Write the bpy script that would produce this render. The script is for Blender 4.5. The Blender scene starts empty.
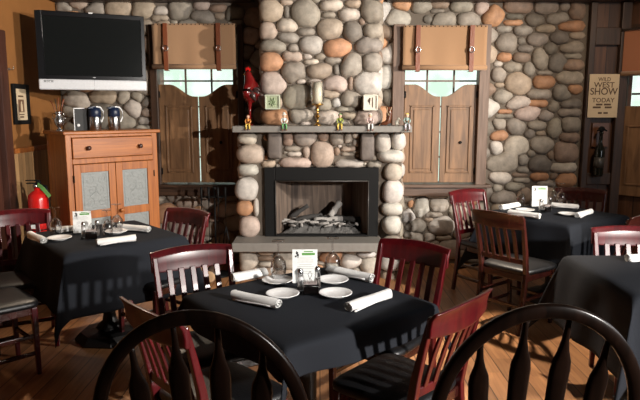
import bpy, bmesh, math, random
import numpy as np
from mathutils import Vector, Matrix
random.seed(7); RNG = np.random.RandomState(11)
PI = math.pi
scn = bpy.context.scene
COL = scn.collection

# ------------------------------------------------------------------ camera
CAMZ = 1.61; FPX = 600.0; PITCH = math.atan(90/600.0)
cam = bpy.data.cameras.new('camera'); cam.sensor_width = 36; cam.lens = 36*FPX/640
cam.clip_start = .05
camo = bpy.data.objects.new('camera', cam); COL.objects.link(camo)
camo.location = (0, 0, CAMZ); camo.rotation_euler = (PI/2-PITCH, 0, 0)
scn.camera = camo
scn.view_settings.view_transform = 'Standard'; scn.view_settings.look = 'None'
scn.view_settings.gamma = 1; scn.view_settings.use_curve_mapping = False
scn.view_settings.exposure = 0.0

# ------------------------------------------------------------------ world: bright overcast day with soft foliage outside
w = bpy.data.worlds.new('outdoors'); scn.world = w; w.use_nodes = True
nt = w.node_tree; nt.nodes.clear()
wo = nt.nodes.new('ShaderNodeOutputWorld'); bg = nt.nodes.new('ShaderNodeBackground')
tc = nt.nodes.new('ShaderNodeTexCoord'); nz = nt.nodes.new('ShaderNodeTexNoise'); rp = nt.nodes.new('ShaderNodeValToRGB')
nz.inputs['Scale'].default_value = 26; nz.inputs['Detail'].default_value = 2
rp.color_ramp.elements[0].position = .38; rp.color_ramp.elements[0].color = (.66, .78, .68, 1)
rp.color_ramp.elements[1].position = .62; rp.color_ramp.elements[1].color = (.95, 1, .98, 1)
nt.links.new(tc.outputs['Generated'], nz.inputs['Vector']); nt.links.new(nz.outputs['Fac'], rp.inputs['Fac'])
nt.links.new(rp.outputs['Color'], bg.inputs['Color']); bg.inputs['Strength'].default_value = 1.5
nt.links.new(bg.outputs['Background'], wo.inputs['Surface'])

# ------------------------------------------------------------------ lights
def aim(o, tgt):
    d = Vector(tgt)-o.location
    o.rotation_euler = d.to_track_quat('-Z', 'Y').to_euler()
def spot(name, loc, tgt, energy, size, cone, blend, col):
    l = bpy.data.lights.new(name, 'SPOT'); l.energy = energy; l.shadow_soft_size = size
    l.spot_size = math.radians(cone); l.spot_blend = blend; l.color = col
    o = bpy.data.objects.new(name, l); COL.objects.link(o); o.location = loc; aim(o, tgt); return o
def area(name, loc, tgt, energy, sx, sy, col):
    l = bpy.data.lights.new(name, 'AREA'); l.shape = 'RECTANGLE'; l.size = sx; l.size_y = sy
    l.energy = energy; l.color = col
    o = bpy.data.objects.new(name, l); COL.objects.link(o); o.location = loc; aim(o, tgt); return o
spot('ceiling_spot', (4.1, 2.55, 2.45), (-.9, 6.1, 1.6), 1400, .05, 60, .6, (1, .92, .82))
spot('added_overhead_spot', (.45, 2.35, 2.85), (-.04, 2.72, .75), 60, .10, 30, .8, (1, .95, .90))  # no fixture known here: added to lift the plates and napkins of the near table
spot('track_spot', (3.2, 0.0, 2.05), (-.35, 3.9, .75), 1400, .07, 66, .6, (1, .95, .89))
spot('added_overhead_spot', (1.15, 5.0, 2.85), (1.2, 3.65, 0), 640, .05, 40, .5, (1, .84, .66))  # unseen source, added to brighten the floor of the right aisle
spot('added_overhead_spot', (2.7, 4.5, 2.85), (2.55, 6.1, 1.5), 75, .12, 95, .9, (1, .80, .60))  # warm fill added for the dim right-hand stone and wood wall
spot('added_overhead_spot', (-1.9, 5.2, 2.75), (-1.45, 3.1, 0), 150, .05, 56, .6, (1, .80, .60))  # weaker unseen spot, put in to light the floor by the left table
area('side_window_daylight', (4.2, 2.2, 1.7), (0, 3.6, .8), 36, 1.6, 1.0, (.90, .94, 1))

# ------------------------------------------------------------------ projection helpers
SA, CA = math.sin(PITCH), math.cos(PITCH)
def ray(px, py):
    u = (px-320)/FPX; v = -(py-200)/FPX
    return Vector((u, v*SA+CA, v*CA-SA))
def P(px, py, Y):
    d = ray(px, py); t = Y/d.y
    return Vector((d.x*t, Y, CAMZ+d.z*t))
def G(px, py, z):
    d = ray(px, py); t = (z-CAMZ)/d.z
    return Vector((d.x*t, d.y*t, z))

# ------------------------------------------------------------------ materials
def new_mat(name):
    m = bpy.data.materials.new(name); m.use_nodes = True
    return m, m.node_tree, m.node_tree.nodes['Principled BSDF']
def plain(name, col, rough=.5, metal=0, spec=.5, bump=0, bscale=60, coat=0, emit=None):
    m, t, b = new_mat(name)
    b.inputs['Roughness'].default_value = rough; b.inputs['Metallic'].default_value = metal
    b.inputs['Specular IOR Level'].default_value = spec
    b.inputs['Coat Weight'].default_value = coat; b.inputs['Coat Roughness'].default_value = .15
    n = t.nodes.new('ShaderNodeTexNoise'); n.inputs['Scale'].default_value = bscale; n.inputs['Detail'].default_value = 4
    c = t.nodes.new('ShaderNodeTexCoord'); t.links.new(c.outputs['Object'], n.inputs['Vector'])
    mx = t.nodes.new('ShaderNodeMix'); mx.data_type = 'RGBA'
    mx.inputs['A'].default_value = tuple(x*.86 for x in col)+(1,); mx.inputs['B'].default_value = tuple(min(1, x*1.1) for x in col)+(1,)
    t.links.new(n.outputs['Fac'], mx.inputs['Factor']); t.links.new(mx.outputs['Result'], b.inputs['Base Color'])
    if bump:
        bp = t.nodes.new('ShaderNodeBump'); bp.inputs['Strength'].default_value = bump; bp.inputs['Distance'].default_value = .01
        t.links.new(n.outputs['Fac'], bp.inputs['Height']); t.links.new(bp.outputs['Normal'], b.inputs['Normal'])
    return m
def wood(name, c1, c2, rough=.45, axis='Z', scale=7, stretch=14, coat=0, bump=.15, plank=None, planks_axis=None, spec=.5):
    """grain runs along axis; optional plank width gives per-board tone"""
    m, t, b = new_mat(name); L = t.links.new
    c = t.nodes.new('ShaderNodeTexCoord'); mp = t.nodes.new('ShaderNodeMapping')
    s = [scale*stretch/6]*3; s['XYZ'.index(axis)] = scale/6
    mp.inputs['Scale'].default_value = s
    L(c.outputs['Object'], mp.inputs['Vector'])
    n = t.nodes.new('ShaderNodeTexNoise'); n.inputs['Scale'].default_value = 2.2; n.inputs['Detail'].default_value = 7; n.inputs['Distortion'].default_value = .8
    vec = mp.outputs['Vector']
    b.inputs['Roughness'].default_value = rough; b.inputs['Coat Weight'].default_value = coat
    b.inputs['Coat Roughness'].default_value = .12; b.inputs['Specular IOR Level'].default_value = spec
    r = t.nodes.new('ShaderNodeValToRGB'); r.color_ramp.elements[0].position = .3; r.color_ramp.elements[1].position = .72
    r.color_ramp.elements[0].color = c1+(1,); r.color_ramp.elements[1].color = c2+(1,)
    out = r.outputs['Color']
    if plank:
        sx = t.nodes.new('ShaderNodeSeparateXYZ'); L(c.outputs['Object'], sx.inputs['Vector'])
        d = t.nodes.new('ShaderNodeMath'); d.operation = 'DIVIDE'; d.inputs[1].default_value = plank
        L(sx.outputs['XYZ'.index(planks_axis)], d.inputs[0])
        f = t.nodes.new('ShaderNodeMath'); f.operation = 'FLOOR'; L(d.outputs[0], f.inputs[0])
        ly = t.nodes.new('ShaderNodeMath'); ly.operation = 'DIVIDE'; ly.inputs[1].default_value = 1.5
        L(sx.outputs['XYZ'.index(axis)], ly.inputs[0])
        wn0 = t.nodes.new('ShaderNodeTexWhiteNoise'); wn0.noise_dimensions = '1D'; L(f.outputs[0], wn0.inputs['W'])
        ad = t.nodes.new('ShaderNodeMath'); ad.operation = 'ADD'; L(ly.outputs[0], ad.inputs[0]); L(wn0.outputs['Value'], ad.inputs[1])
        fy = t.nodes.new('ShaderNodeMath'); fy.operation = 'FLOOR'; L(ad.outputs[0], fy.inputs[0])
        cb = t.nodes.new('ShaderNodeCombineXYZ'); L(f.outputs[0], cb.inputs[0]); L(fy.outputs[0], cb.inputs[1])
        wn = t.nodes.new('ShaderNodeTexWhiteNoise'); wn.noise_dimensions = '2D'; L(cb.outputs[0], wn.inputs['Vector'])
        va = t.nodes.new('ShaderNodeVectorMath'); va.operation = 'MULTIPLY_ADD'
        va.inputs[1].default_value = (7, 7, 7); L(wn.outputs['Color'], va.inputs[0]); L(mp.outputs['Vector'], va.inputs[2])
        vec = va.outputs[0]
        hs = t.nodes.new('ShaderNodeHueSaturation'); L(out, hs.inputs['Color'])
        mr = t.nodes.new('ShaderNodeMapRange'); mr.inputs['To Min'].default_value = .72; mr.inputs['To Max'].default_value = 1.3
        L(wn.outputs['Value'], mr.inputs['Value']); L(mr.outputs['Result'], hs.inputs['Value'])
        fr = t.nodes.new('ShaderNodeMath'); fr.operation = 'FRACT'; L(d.outputs[0], fr.inputs[0])
        c5 = t.nodes.new('ShaderNodeMath'); c5.operation = 'SUBTRACT'; c5.inputs[1].default_value = .5; L(fr.outputs[0], c5.inputs[0])
        ab = t.nodes.new('ShaderNodeMath'); ab.operation = 'ABSOLUTE'; L(c5.outputs[0], ab.inputs[0])
        gt = t.nodes.new('ShaderNodeMath'); gt.operation = 'GREATER_THAN'; gt.inputs[1].default_value = .475; L(ab.outputs[0], gt.inputs[0])
        mx = t.nodes.new('ShaderNodeMix'); mx.data_type = 'RGBA'; mx.inputs['B'].default_value = tuple(x*.3 for x in c1)+(1,)
        L(gt.outputs[0], mx.inputs['Factor']); L(hs.outputs['Color'], mx.inputs['A']); out = mx.outputs['Result']
    L(vec, n.inputs['Vector']); L(n.outputs['Fac'], r.inputs['Fac']); L(out, b.inputs['Base Color'])
    if bump:
        bp = t.nodes.new('ShaderNodeBump'); bp.inputs['Strength'].default_value = bump; bp.inputs['Distance'].default_value = .004
        L(n.outputs['Fac'], bp.inputs['Height']); L(bp.outputs['Normal'], b.inputs['Normal'])
    return m
def stone_mat():
    m, t, b = new_mat('river_stone'); L = t.links.new
    a = t.nodes.new('ShaderNodeVertexColor'); a.layer_name = 'tone'
    c = t.nodes.new('ShaderNodeTexCoord')
    n = t.nodes.new('ShaderNodeTexNoise'); n.inputs['Scale'].default_value = 14; n.inputs['Detail'].default_value = 8; n.inputs['Roughness'].default_value = .65
    n2 = t.nodes.new('ShaderNodeTexNoise'); n2.inputs['Scale'].default_value = 120; n2.inputs['Detail'].default_value = 3
    L(c.outputs['Object'], n.inputs['Vector']); L(c.outputs['Object'], n2.inputs['Vector'])
    mr = t.nodes.new('ShaderNodeMapRange'); mr.inputs['From Min'].default_value = .3; mr.inputs['From Max'].default_value = .7
    mr.inputs['To Min'].default_value = .68; mr.inputs['To Max'].default_value = 1.25; L(n.outputs['Fac'], mr.inputs['Value'])
    hs = t.nodes.new('ShaderNodeHueSaturation'); L(a.outputs['Color'], hs.inputs['Color']); L(mr.outputs['Result'], hs.inputs['Value'])
    L(hs.outputs['Color'], b.inputs['Base Color']); b.inputs['Roughness'].default_value = .62
    b.inputs['Specular IOR Level'].default_value = .35
    ad = t.nodes.new('ShaderNodeMath'); ad.operation = 'MULTIPLY_ADD'; ad.inputs[1].default_value = .25
    L(n2.outputs['Fac'], ad.inputs[0]); L(n.outputs['Fac'], ad.inputs[2])
    bp = t.nodes.new('ShaderNodeBump'); bp.inputs['Strength'].default_value = .35; bp.inputs['Distance'].default_value = .012
    L(ad.outputs[0], bp.inputs['Height']); L(bp.outputs['Normal'], b.inputs['Normal'])
    return m
def glass_mat(name, col=(1, 1, 1), rough=0.02, gloss=1.0):
    """thin clear glass: lets light through, mirrors by fresnel"""
    m, t, b = new_mat(name); t.nodes.remove(b); out = [n for n in t.nodes if n.type == 'OUTPUT_MATERIAL'][0]
    tr = t.nodes.new('ShaderNodeBsdfTransparent'); tr.inputs['Color'].default_value = col+(1,)
    gl = t.nodes.new('ShaderNodeBsdfGlossy'); gl.inputs['Roughness'].default_value = rough
    lw = t.nodes.new('ShaderNodeLayerWeight'); lw.inputs['Blend'].default_value = .35
    mr = t.nodes.new('ShaderNodeMapRange'); mr.inputs['To Min'].default_value = .06; mr.inputs['To Max'].default_value = .95*gloss
    mx = t.nodes.new('ShaderNodeMixShader'); L = t.links.new
    L(lw.outputs['Facing'], mr.inputs['Value']); L(mr.outputs['Result'], mx.inputs['Fac'])
    L(tr.outputs[0], mx.inputs[1]); L(gl.outputs[0], mx.inputs[2]); L(mx.outputs[0], out.inputs['Surface'])
    return m
def fabric(name, col, scale=700, rough=.9, sheen=.2):
    m = plain(name, col, rough=rough, bump=.25, bscale=scale, spec=.25)
    b = m.node_tree.nodes['Principled BSDF']; b.inputs['Sheen Weight'].default_value = sheen; b.inputs['Sheen Roughness'].default_value = .5
    return m
M = {}
M['stone'] = stone_mat()
M['mortar'] = plain('mortar', (.13, .105, .082), .95, bump=.6, bscale=90)
M['floor'] = wood('floor_planks', (.24, .105, .042), (.47, .235, .105), rough=.35, axis='Y', scale=6, stretch=12, plank=.125, planks_axis='X', bump=.1)
M['dark_wood'] = wood('dark_wood', (.020, .009, .004), (.060, .027, .013), rough=.5, axis='Z', scale=8)
M['dark_wood_h'] = wood('dark_wood_beam', (.020, .009, .004), (.055, .025, .012), rough=.5, axis='X', scale=8)
M['panel_wood'] = wood('panel_wood', (.040, .015, .006), (.10, .040, .016), rough=.5, axis='Z', scale=5, plank=.16, planks_axis='X')
M['trim_wood'] = wood('grey_trim_wood', (.095, .055, .036), (.19, .12, .085), rough=.55, axis='Z', scale=8)
M['shutter'] = wood('shutter_pine', (.105, .052, .022), (.25, .130, .058), rough=.5, axis='Z', scale=7, stretch=9)
M['orange_wall'] = plain('orange_plaster', (.25, .10, .022), .8, bump=.5, bscale=9)
M['beadboard'] = wood('beadboard', (.34, .19, .08), (.50, .30, .14), rough=.5, axis='Z', scale=5, plank=.06, planks_axis='Y')
M['door_wood'] = wood('door_wood', (.035, .012, .008), (.085, .03, .018), rough=.4, axis='Z', scale=6)
M['ceiling'] = plain('ceiling_board', (.05, .035, .025), .8)
M['unseen'] = plain('room_plaster', (.16, .11, .08), .8)
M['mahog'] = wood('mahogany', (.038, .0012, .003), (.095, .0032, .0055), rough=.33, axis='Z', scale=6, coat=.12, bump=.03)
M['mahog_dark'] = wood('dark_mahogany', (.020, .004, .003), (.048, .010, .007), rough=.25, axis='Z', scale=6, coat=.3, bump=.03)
M['black_wood'] = wood('windsor_wood', (.003, .0015, .001), (.009, .004, .0025), rough=.3, axis='Z', scale=6, coat=.0, bump=.03, spec=.22)
M['vinyl'] = plain('black_vinyl', (.006, .006, .007), .42, bump=.15, bscale=120)
M['cloth'] = fabric('charcoal_tablecloth', (.0165, .0185, .0235), sheen=0)
M['cloth'].node_tree.nodes['Principled BSDF'].inputs['Specular IOR Level'].default_value = .12
M['napkin'] = fabric('white_napkin', (.80, .79, .77), 400)
M['china'] = plain('white_china', (.80, .79, .78), .18)
M['card'] = plain('white_card', (.80, .81, .79), .5)
M['green_ink'] = plain('green_ink', (.10, .30, .06), .6)
M['ink'] = plain('black_ink', (.02, .02, .02), .6)
M['brown_ink'] = plain('brown_ink', (.10, .055, .03), .7)
M['glass'] = glass_mat('clear_glass', (.975, .975, .975), .04)
M['pane'] = glass_mat('window_glass', (.95, 1, .97))
M['salt'] = plain('salt', (.85, .85, .85), .5)
M['pepper'] = plain('pepper', (.12, .10, .09), .7)
M['steel'] = plain('brushed_steel', (.55, .55, .56), .25, 1)
M['iron'] = plain('black_iron', (.005, .005, .005), .65, 0, spec=.2)
M['cast'] = plain('cast_base', (.008, .008, .009), .5)
M['slate'] = plain('grey_slate', (.20, .185, .165), .55, bump=.4, bscale=25)
M['firebrick'] = wood('soot_panel', (.045, .032, .026), (.20, .145, .11), rough=.8, axis='Z', scale=5, stretch=10)
M['ash'] = plain('ash_bed', (.10, .095, .09), .95, bump=1, bscale=60)
M['char'] = plain('charred_wood', (.035, .032, .03), .9, bump=.8, bscale=60)
M['ashlog'] = plain('ashy_log', (.32, .30, .28), .9, bump=1, bscale=35)
M['shade'] = fabric('tan_shade', (.36, .21, .115), 300)
M['leather'] = plain('brown_leather', (.20, .055, .02), .45, bump=.3, bscale=50)
M['cabinet'] = wood('orange_pine', (.25, .070, .012), (.44, .145, .028), rough=.42, axis='Z', scale=6, coat=.05)
M['cabinet_h'] = wood('orange_pine_across', (.25, .070, .012), (.44, .145, .028), rough=.42, axis='X', scale=6, coat=.05)
M['tin'] = plain('punched_tin', (.24, .255, .25), .55, .2, bump=.5, bscale=40)
M['tv_black'] = plain('gloss_black_plastic', (.006, .006, .007), .2)
M['tv_screen'] = plain('tv_screen', (.008, .009, .009), .10, spec=.35)
M['tv_silver'] = plain('silver_plastic', (.62, .63, .65), .35)
M['red_gloss'] = plain('red_enamel', (.55, .012, .010), .25)
M['tag_green'] = plain('green_tag', (.22, .55, .15), .6)
M['brass'] = plain('brass', (.60, .36, .10), .25, 1)
M['wax'] = plain('cream_wax', (.80, .75, .60), .5)
M['rooster'] = plain('oxblood_glaze', (.13, .006, .006), .2)
M['rooster_dark'] = plain('dark_feather_glaze', (.035, .018, .016), .3)
M['poster'] = plain('aged_paper', (.60, .47, .31), .85, bscale=8)
M['bark'] = wood('log_bark', (.05, .03, .02), (.13, .08, .05), axis='X', bump=.6)
M['log_end'] = plain('log_end_grain', (.42, .27, .15), .8)
M['navy'] = plain('navy_plastic', (.006, .014, .042), .4)
M['white_pl'] = plain('white_plastic', (.78, .78, .78), .35)
M['copper'] = plain('copper', (.62, .25, .12), .3, 1)
M['boot'] = plain('boot_leather', (.10, .03, .012), .35)
M['plaque_green'] = plain('green_relief', (.33, .38, .24), .6, bump=.8, bscale=50)
M['plaque_cream'] = plain('cream_relief', (.62, .58, .48), .6)
M['skin'] = plain('painted_skin', (.62, .40, .28), .5)
def tone(name, c, r=.4): M[name] = plain(name, c, r); return M[name]

# ------------------------------------------------------------------ mesh builder
class MB:
    def __init__(s): s.v = []; s.f = []; s.mi = []; s.sm = []; s.cols = []; s.col = (1, 1, 1)
    def add(s, vs, fs, mi=0, smooth=False):
        o = len(s.v); s.v += [tuple(v) for v in vs]; s.cols += [s.col]*len(vs)
        for f in fs: s.f.append(tuple(i+o for i in f)); s.mi.append(mi); s.sm.append(smooth)
        return s
    def box(s, a, b, mi=0, mat=None):
        x0, y0, z0 = a; x1, y1, z1 = b
        x0, x1 = min(x0, x1), max(x0, x1); y0, y1 = min(y0, y1), max(y0, y1); z0, z1 = min(z0, z1), max(z0, z1)
        vs = [(x0, y0, z0), (x1, y0, z0), (x1, y1, z0), (x0, y1, z0), (x0, y0, z1), (x1, y0, z1), (x1, y1, z1), (x0, y1, z1)]
        if mat: vs = [mat@Vector(v) for v in vs]
        return s.add(vs, [(0, 3, 2, 1), (4, 5, 6, 7), (0, 1, 5, 4), (1, 2, 6, 5), (2, 3, 7, 6), (3, 0, 4, 7)], mi)
    def sweep(s, path, secs, mi=0, smooth=True, up=(0, 0, 1), caps=True, closed=False):
        """secs: per point list of 2D offsets (same count) or one list"""
        path = [Vector(p) for p in path]; n = len(path)
        if not isinstance(secs[0][0], (list, tuple)): secs = [secs]*n
        vs = []; k = len(secs[0]); up = Vector(up)
        for i, p in enumerate(path):
            if closed: t = path[(i+1) % n]-path[i-1]
            else: t = path[min(i+1, n-1)]-path[max(i-1, 0)]
            t.normalize(); sd = t.cross(up)
            if sd.length < 1e-4: sd = t.cross(Vector((0, 1, 0)))
            sd.normalize(); u2 = sd.cross(t)
            for a, b in secs[i]: vs.append(p+sd*a+u2*b)
        fs = []
        for i in range(n if closed else n-1):
            for j in range(k):
                a = i*k+j; b = i*k+(j+1) % k; c = ((i+1) % n)*k+(j+1) % k; d = ((i+1) % n)*k+j
                fs.append((a, d, c, b))
        if caps and not closed:
            fs.append(tuple(range(k))); fs.append(tuple((n-1)*k+j for j in reversed(range(k))))
        return s.add(vs, fs, mi, smooth)
    def tube(s, path, r, n=8, mi=0, **kw):
        rs = r if isinstance(r, (list, tuple)) else [r]*len(path)
        secs = [[(q*math.cos(2*PI*j/n), q*math.sin(2*PI*j/n)) for j in range(n)] for q in rs]
        return s.sweep(path, secs, mi, True, **kw)
    def lathe(s, prof, n=20, c=(0, 0, 0), mi=0, mat=None, smooth=True):
        vs = []; fs = []
        for (r, z) in prof:
            for j in range(n):
                a = 2*PI*j/n; v = Vector((r*math.cos(a), r*math.sin(a), z))
                if mat: v = mat@v
                vs.append(v+Vector(c))
        for i in range(len(prof)-1):
            for j in range(n):
                fs.append((i*n+j, i*n+(j+1) % n, (i+1)*n+(j+1) % n, (i+1)*n+j))
        fs.append(tuple(reversed(range(n)))); fs.append(tuple((len(prof)-1)*n+j for j in range(n)))
        return s.add(vs, fs, mi, smooth)
    def ball(s, c, r, n=12, mi=0, e=1.0, jit=0):
        rx, ry, rz = r if isinstance(r, (tuple, list)) else (r, r, r)
        vs = []; m = n//2+1
        ph = [random.uniform(0, 6.28) for _ in range(6)]
        def sp(v): return math.copysign(abs(v)**e, v)
        for i in range(m+1):
            t = PI*i/m
            for j in range(n):
                a = 2*PI*j/n
                x, y, z = sp(math.sin(t))*sp(math.cos(a)), sp(math.sin(t))*sp(math.sin(a)), sp(math.cos(t))
                k = 1+jit*(math.sin(3*x+ph[0])*math.sin(2.5*y+ph[1])+.7*math.sin(4*z+ph[2]+2*x))
                vs.append((c[0]+rx*x*k, c[1]+ry*y*k, c[2]+rz*z*k))
        fs = [(i*n+j, (i+1)*n+j, (i+1)*n+(j+1) % n, i*n+(j+1) % n) for i in range(m) for j in range(n)]
        return s.add(vs, fs, mi, True)
    def prism(s, poly, d, mat=None, mi=0, smooth=False):
        """poly in local XZ, extruded from y=0 to y=d"""
        k = len(poly); vs = [Vector((x, 0, z)) for x, z in poly]+[Vector((x, d, z)) for x, z in poly]
        if mat: vs = [mat@v for v in vs]
        fs = [tuple(range(k)), tuple(reversed(range(k, 2*k)))]+[(i, i+k, (i+1) % k+k, (i+1) % k) for i in range(k)]
        return s.add(vs, fs, mi, smooth)
    def build(s, name, mats, parent=None, bevel=0, sub=0, loc=None, rz=None, seg=2):
        me = bpy.data.meshes.new(name); me.from_pydata(s.v, [], s.f); 
        for m in (mats if isinstance(mats, (list, tuple)) else [mats]): me.materials.append(m)
        me.polygons.foreach_set('material_index', s.mi); me.polygons.foreach_set('use_smooth', s.sm)
        if any(c != (1, 1, 1) for c in s.cols):
            ca = me.color_attributes.new('tone', 'FLOAT_COLOR', 'POINT')
            ca.data.foreach_set('color', np.array([c+(1,) for c in s.cols], dtype=np.float32).ravel())
        me.update()
        bm = bmesh.new(); bm.from_mesh(me); bmesh.ops.remove_doubles(bm, verts=bm.verts, dist=1e-6)
        bmesh.ops.recalc_face_normals(bm, faces=bm.faces); bm.to_mesh(me); bm.free()
        o = bpy.data.objects.new(name, me); COL.objects.link(o)
        if parent: o.parent = parent
        if bevel:
            md = o.modifiers.new('bevel', 'BEVEL'); md.width = bevel; md.segments = seg; md.limit_method = 'ANGLE'
        if sub:
            md = o.modifiers.new('sub', 'SUBSURF'); md.levels = sub; md.render_levels = sub
        if loc is not None: o.location = loc
        if rz is not None: o.rotation_euler = (0, 0, rz)
        return o
def tag(o, label, cat, group=None, kind=None):
    if label: o['label'] = label
    if cat: o['category'] = cat
    if group: o['group'] = group
    if kind: o['kind'] = kind
    return o
def thing(name, label, cat, loc=(0, 0, 0), rz=0, group=None):
    o = bpy.data.objects.new(name, None); COL.objects.link(o); o.empty_display_size = .05
    o.location = loc; o.rotation_euler = (0, 0, rz); return tag(o, label, cat, group)
def struct(o): o['kind'] = 'structure'; return o
def kids(o): return [c for c in COL.objects if c.parent == o]
def dup(o, loc, rz, label=None, group=None):
    def cp(src, par):
        c = src.copy(); COL.objects.link(c); c.parent = par
        for ch in kids(src): cp(ch, c)
        return c
    r = cp(o, None); r.location = loc; r.rotation_euler = (0, 0, rz)
    if label: r['label'] = label
    if group: r['group'] = group
    return r
def text_mesh(s, size, name, mat, parent, M4, sx=1.0, depth=.0008):
    cu = bpy.data.curves.new(name, 'FONT'); cu.body = s; cu.size = size; cu.extrude = depth
    cu.align_x = 'CENTER'; cu.align_y = 'CENTER'; cu.offset = size*.012
    t = bpy.data.objects.new(name, cu); COL.objects.link(t)
    me = bpy.data.meshes.new_from_object(t); bpy.data.objects.remove(t)
    for v in me.vertices: v.co.x *= sx
    me.transform(M4); me.materials.clear(); me.materials.append(mat)
    o = bpy.data.objects.new(name, me); COL.objects.link(o); o.parent = parent; return o

# ------------------------------------------------------------------ cobbles
TONES = {'g': (.285, .248, .205), 'd': (.185, .160, .132), 't': (.36, .285, .215), 'o': (.42, .225, .125), 'p': (.42, .37, .315),
         'w': (.48, .445, .40), 'b': (.24, .17, .125), 'k': (.42, .33, .275)}
def tone_of(k):
    c = TONES[k]; j = random.uniform(.85, 1.15); return (c[0]*j*random.uniform(.97, 1.03), c[1]*j, c[2]*j*random.uniform(.96, 1.05))
def rand_tone(): return random.choices('gdtopwbk', [28, 12, 18, 8, 14, 4, 8, 8])[0]
def pack(seeds, u0, u1, v0, v1, holes=(), rmin=.035, rmax=.1, tries=2500, flat=.72):
    S = list(seeds)
    def ok(u, v, a, b, th):
        for h in holes:
            if h[0]-a*.2 < u < h[1]+a*.2 and h[2]-b*.2 < v < h[3]+b*.2: return False
        for (x, y, p, q, _) in S:
            dx, dy = (u-x), (v-y)
            if abs(dx) > (a+p)*1.1 or abs(dy) > (b+q)*1.1: continue
            if math.hypot(dx/(a+p), dy/(b+q)) < th: return False
        return True
    for k, (lo, hi, n) in enumerate(((.7, 1, tries), (.45, .7, tries), (.28, .45, tries//3))):
        for _ in range(n):
            a = rmax*random.uniform(lo, hi); b = a*random.uniform(flat*.72, flat*1.3)
            u = random.uniform(u0+a*.5, u1-a*.5); v = random.uniform(v0+b*.5, v1-b*.5)
            if ok(u, v, a, b, .9): S.append((u, v, a, b, rand_tone()))
    return S
def cobbles(mb, seeds, origin, ux, uz, un, bounds, holes=(), skip=None, N=20, thick=.7, mi=0):
    """domed stones, cells of a weighted diagram over the seeds"""
    S = np.array([s[:4] for s in seeds]); origin = Vector(origin); ux = Vector(ux); uz = Vector(uz); un = Vector(un)
    th = np.linspace(0, 2*PI, N, endpoint=False); C, Sn = np.cos(th), np.sin(th)
    for i, sd in enumerate(seeds):
        u, v, a, b, tn = sd
        ki2 = (C/a)**2+(Sn/b)**2; R = 1.7/np.sqrt(ki2)
        for j in np.argsort((S[:, 0]-u)**2+(S[:, 1]-v)**2)[1:26]:
            dx, dy, p, q = u-S[j, 0], v-S[j, 1], S[j, 2], S[j, 3]
            A = (C/p)**2+(Sn/q)**2-ki2; B = 2*(dx*C/p**2+dy*Sn/q**2); D = (dx/p)**2+(dy/q)**2
            disc = B*B-4*A*D
            with np.errstate(all='ignore'):
                sq = np.sqrt(np.maximum(disc, 0)); r1 = (-B-sq)/(2*A); r2 = (-B+sq)/(2*A)
            r1 = np.where((disc > 0) & (r1 > 0), r1, 9); r2 = np.where((disc > 0) & (r2 > 0), r2, 9)
            R = np.minimum(R, np.minimum(r1, r2))
        def lim(R, coord, dirv, lo, hi):
            with np.errstate(all='ignore'):
                R = np.where(dirv > 1e-6, np.minimum(R, (hi-coord)/dirv), R)
                R = np.where(dirv < -1e-6, np.minimum(R, (lo-coord)/dirv), R)
            return R
        def clipall(R):
            if bounds: 
                R = lim(R, u, C, bounds[0], bounds[1]); R = lim(R, v, Sn, bounds[2], bounds[3])
            for h in holes:
                if h[0] < u < h[1]:
                    if v >= h[3]: R = lim(R, v, Sn, h[3], 99)
                    elif v <= h[2]: R = lim(R, v, Sn, -99, h[2])
                elif h[2] < v < h[3]:
                    if u >= h[1]: R = lim(R, u, C, h[1], 99)
                    elif u <= h[0]: R = lim(R, u, C, -99, h[0])
                else:
                    X, Y = u+R*C, v+R*Sn
                    ins = (X > h[0]) & (X < h[1]) & (Y > h[2]) & (Y < h[3])
                    if ins.any():
                        if v >= h[3]: R = lim(R, v, Sn, h[3], 99)
                        else: R = lim(R, v, Sn, -99, h[2])
            return R
        R = clipall(R)
        if skip and skip(u, v): continue
        if R.min() < 0 or R.mean() < .012: continue
        R = np.maximum(R-.0035, R*.85)
        for _ in range(1): R = (np.roll(R, 1)+2*R+np.roll(R, -1))/4
        R = clipall(np.maximum(R, .006))
        R *= 1+.02*np.sin(th*3+i)+.015*np.sin(th*5+2*i)
        H = thick*min(R.mean(), .085); cx, cy = (R*C).mean(), (R*Sn).mean()
        mb.col = tone_of(tn); vs = []; tx, ty = random.uniform(-.18, .18), random.uniform(-.18, .18)
        rings = (1.0, 1.0, .96, .87, .72, .5, .26)
        for k, f in enumerate(rings):
            h = -.03 if k == 0 else H*(1-f**2.3)**.55
            X = cx+(R*C-cx)*f; Y = cy+(R*Sn-cy)*f
            for x, y in zip(X, Y): vs.append(origin+ux*(u+x)+uz*(v+y)+un*(h+(x*tx+y*ty if k > 0 else 0)*(1-f)))
        vs.append(origin+ux*(u+cx)+uz*(v+cy)+un*H)
        fs = [(k*N+j, k*N+(j+1) % N, (k+1)*N+(j+1) % N, (k+1)*N+j) for k in range(len(rings)-1) for j in range(N)]
        last = (len(rings)-1)*N
        fs += [(last+j, last+(j+1) % N, len(vs)-1) for j in range(N)]
        mb.add(vs, fs, mi, True)
def from_crop(lst, x0, y0, s, Y, grow=1.0):
    out = []
    for (cx, cy, w_, h_, t_) in lst:
        p = P(x0+cx/s, y0+cy/s, Y); k = Y/FPX/s/2*grow
        out.append((p.x, p.z, w_*k, h_*k, t_))
    return out

# ================================================================== ROOM SHELL
WY = 6.2; XL = -2.64; XR = 3.06; ZC = 2.95; XE = 4.35
mb = MB().box((XL-.1, -2.6, -.1), (XE+.1, WY+.3, 0)); struct(mb.build('floor', M['floor']))
mb = MB().box((XL-.1, -2.6, ZC), (XE+.1, WY+.3, ZC+.1)); struct(mb.build('ceiling', M['ceiling']))
mb = MB().box((XL-.1, -2.6, 0), (XE+.1, -2.5, ZC)); struct(mb.build('wall_front', M['unseen']))

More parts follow.
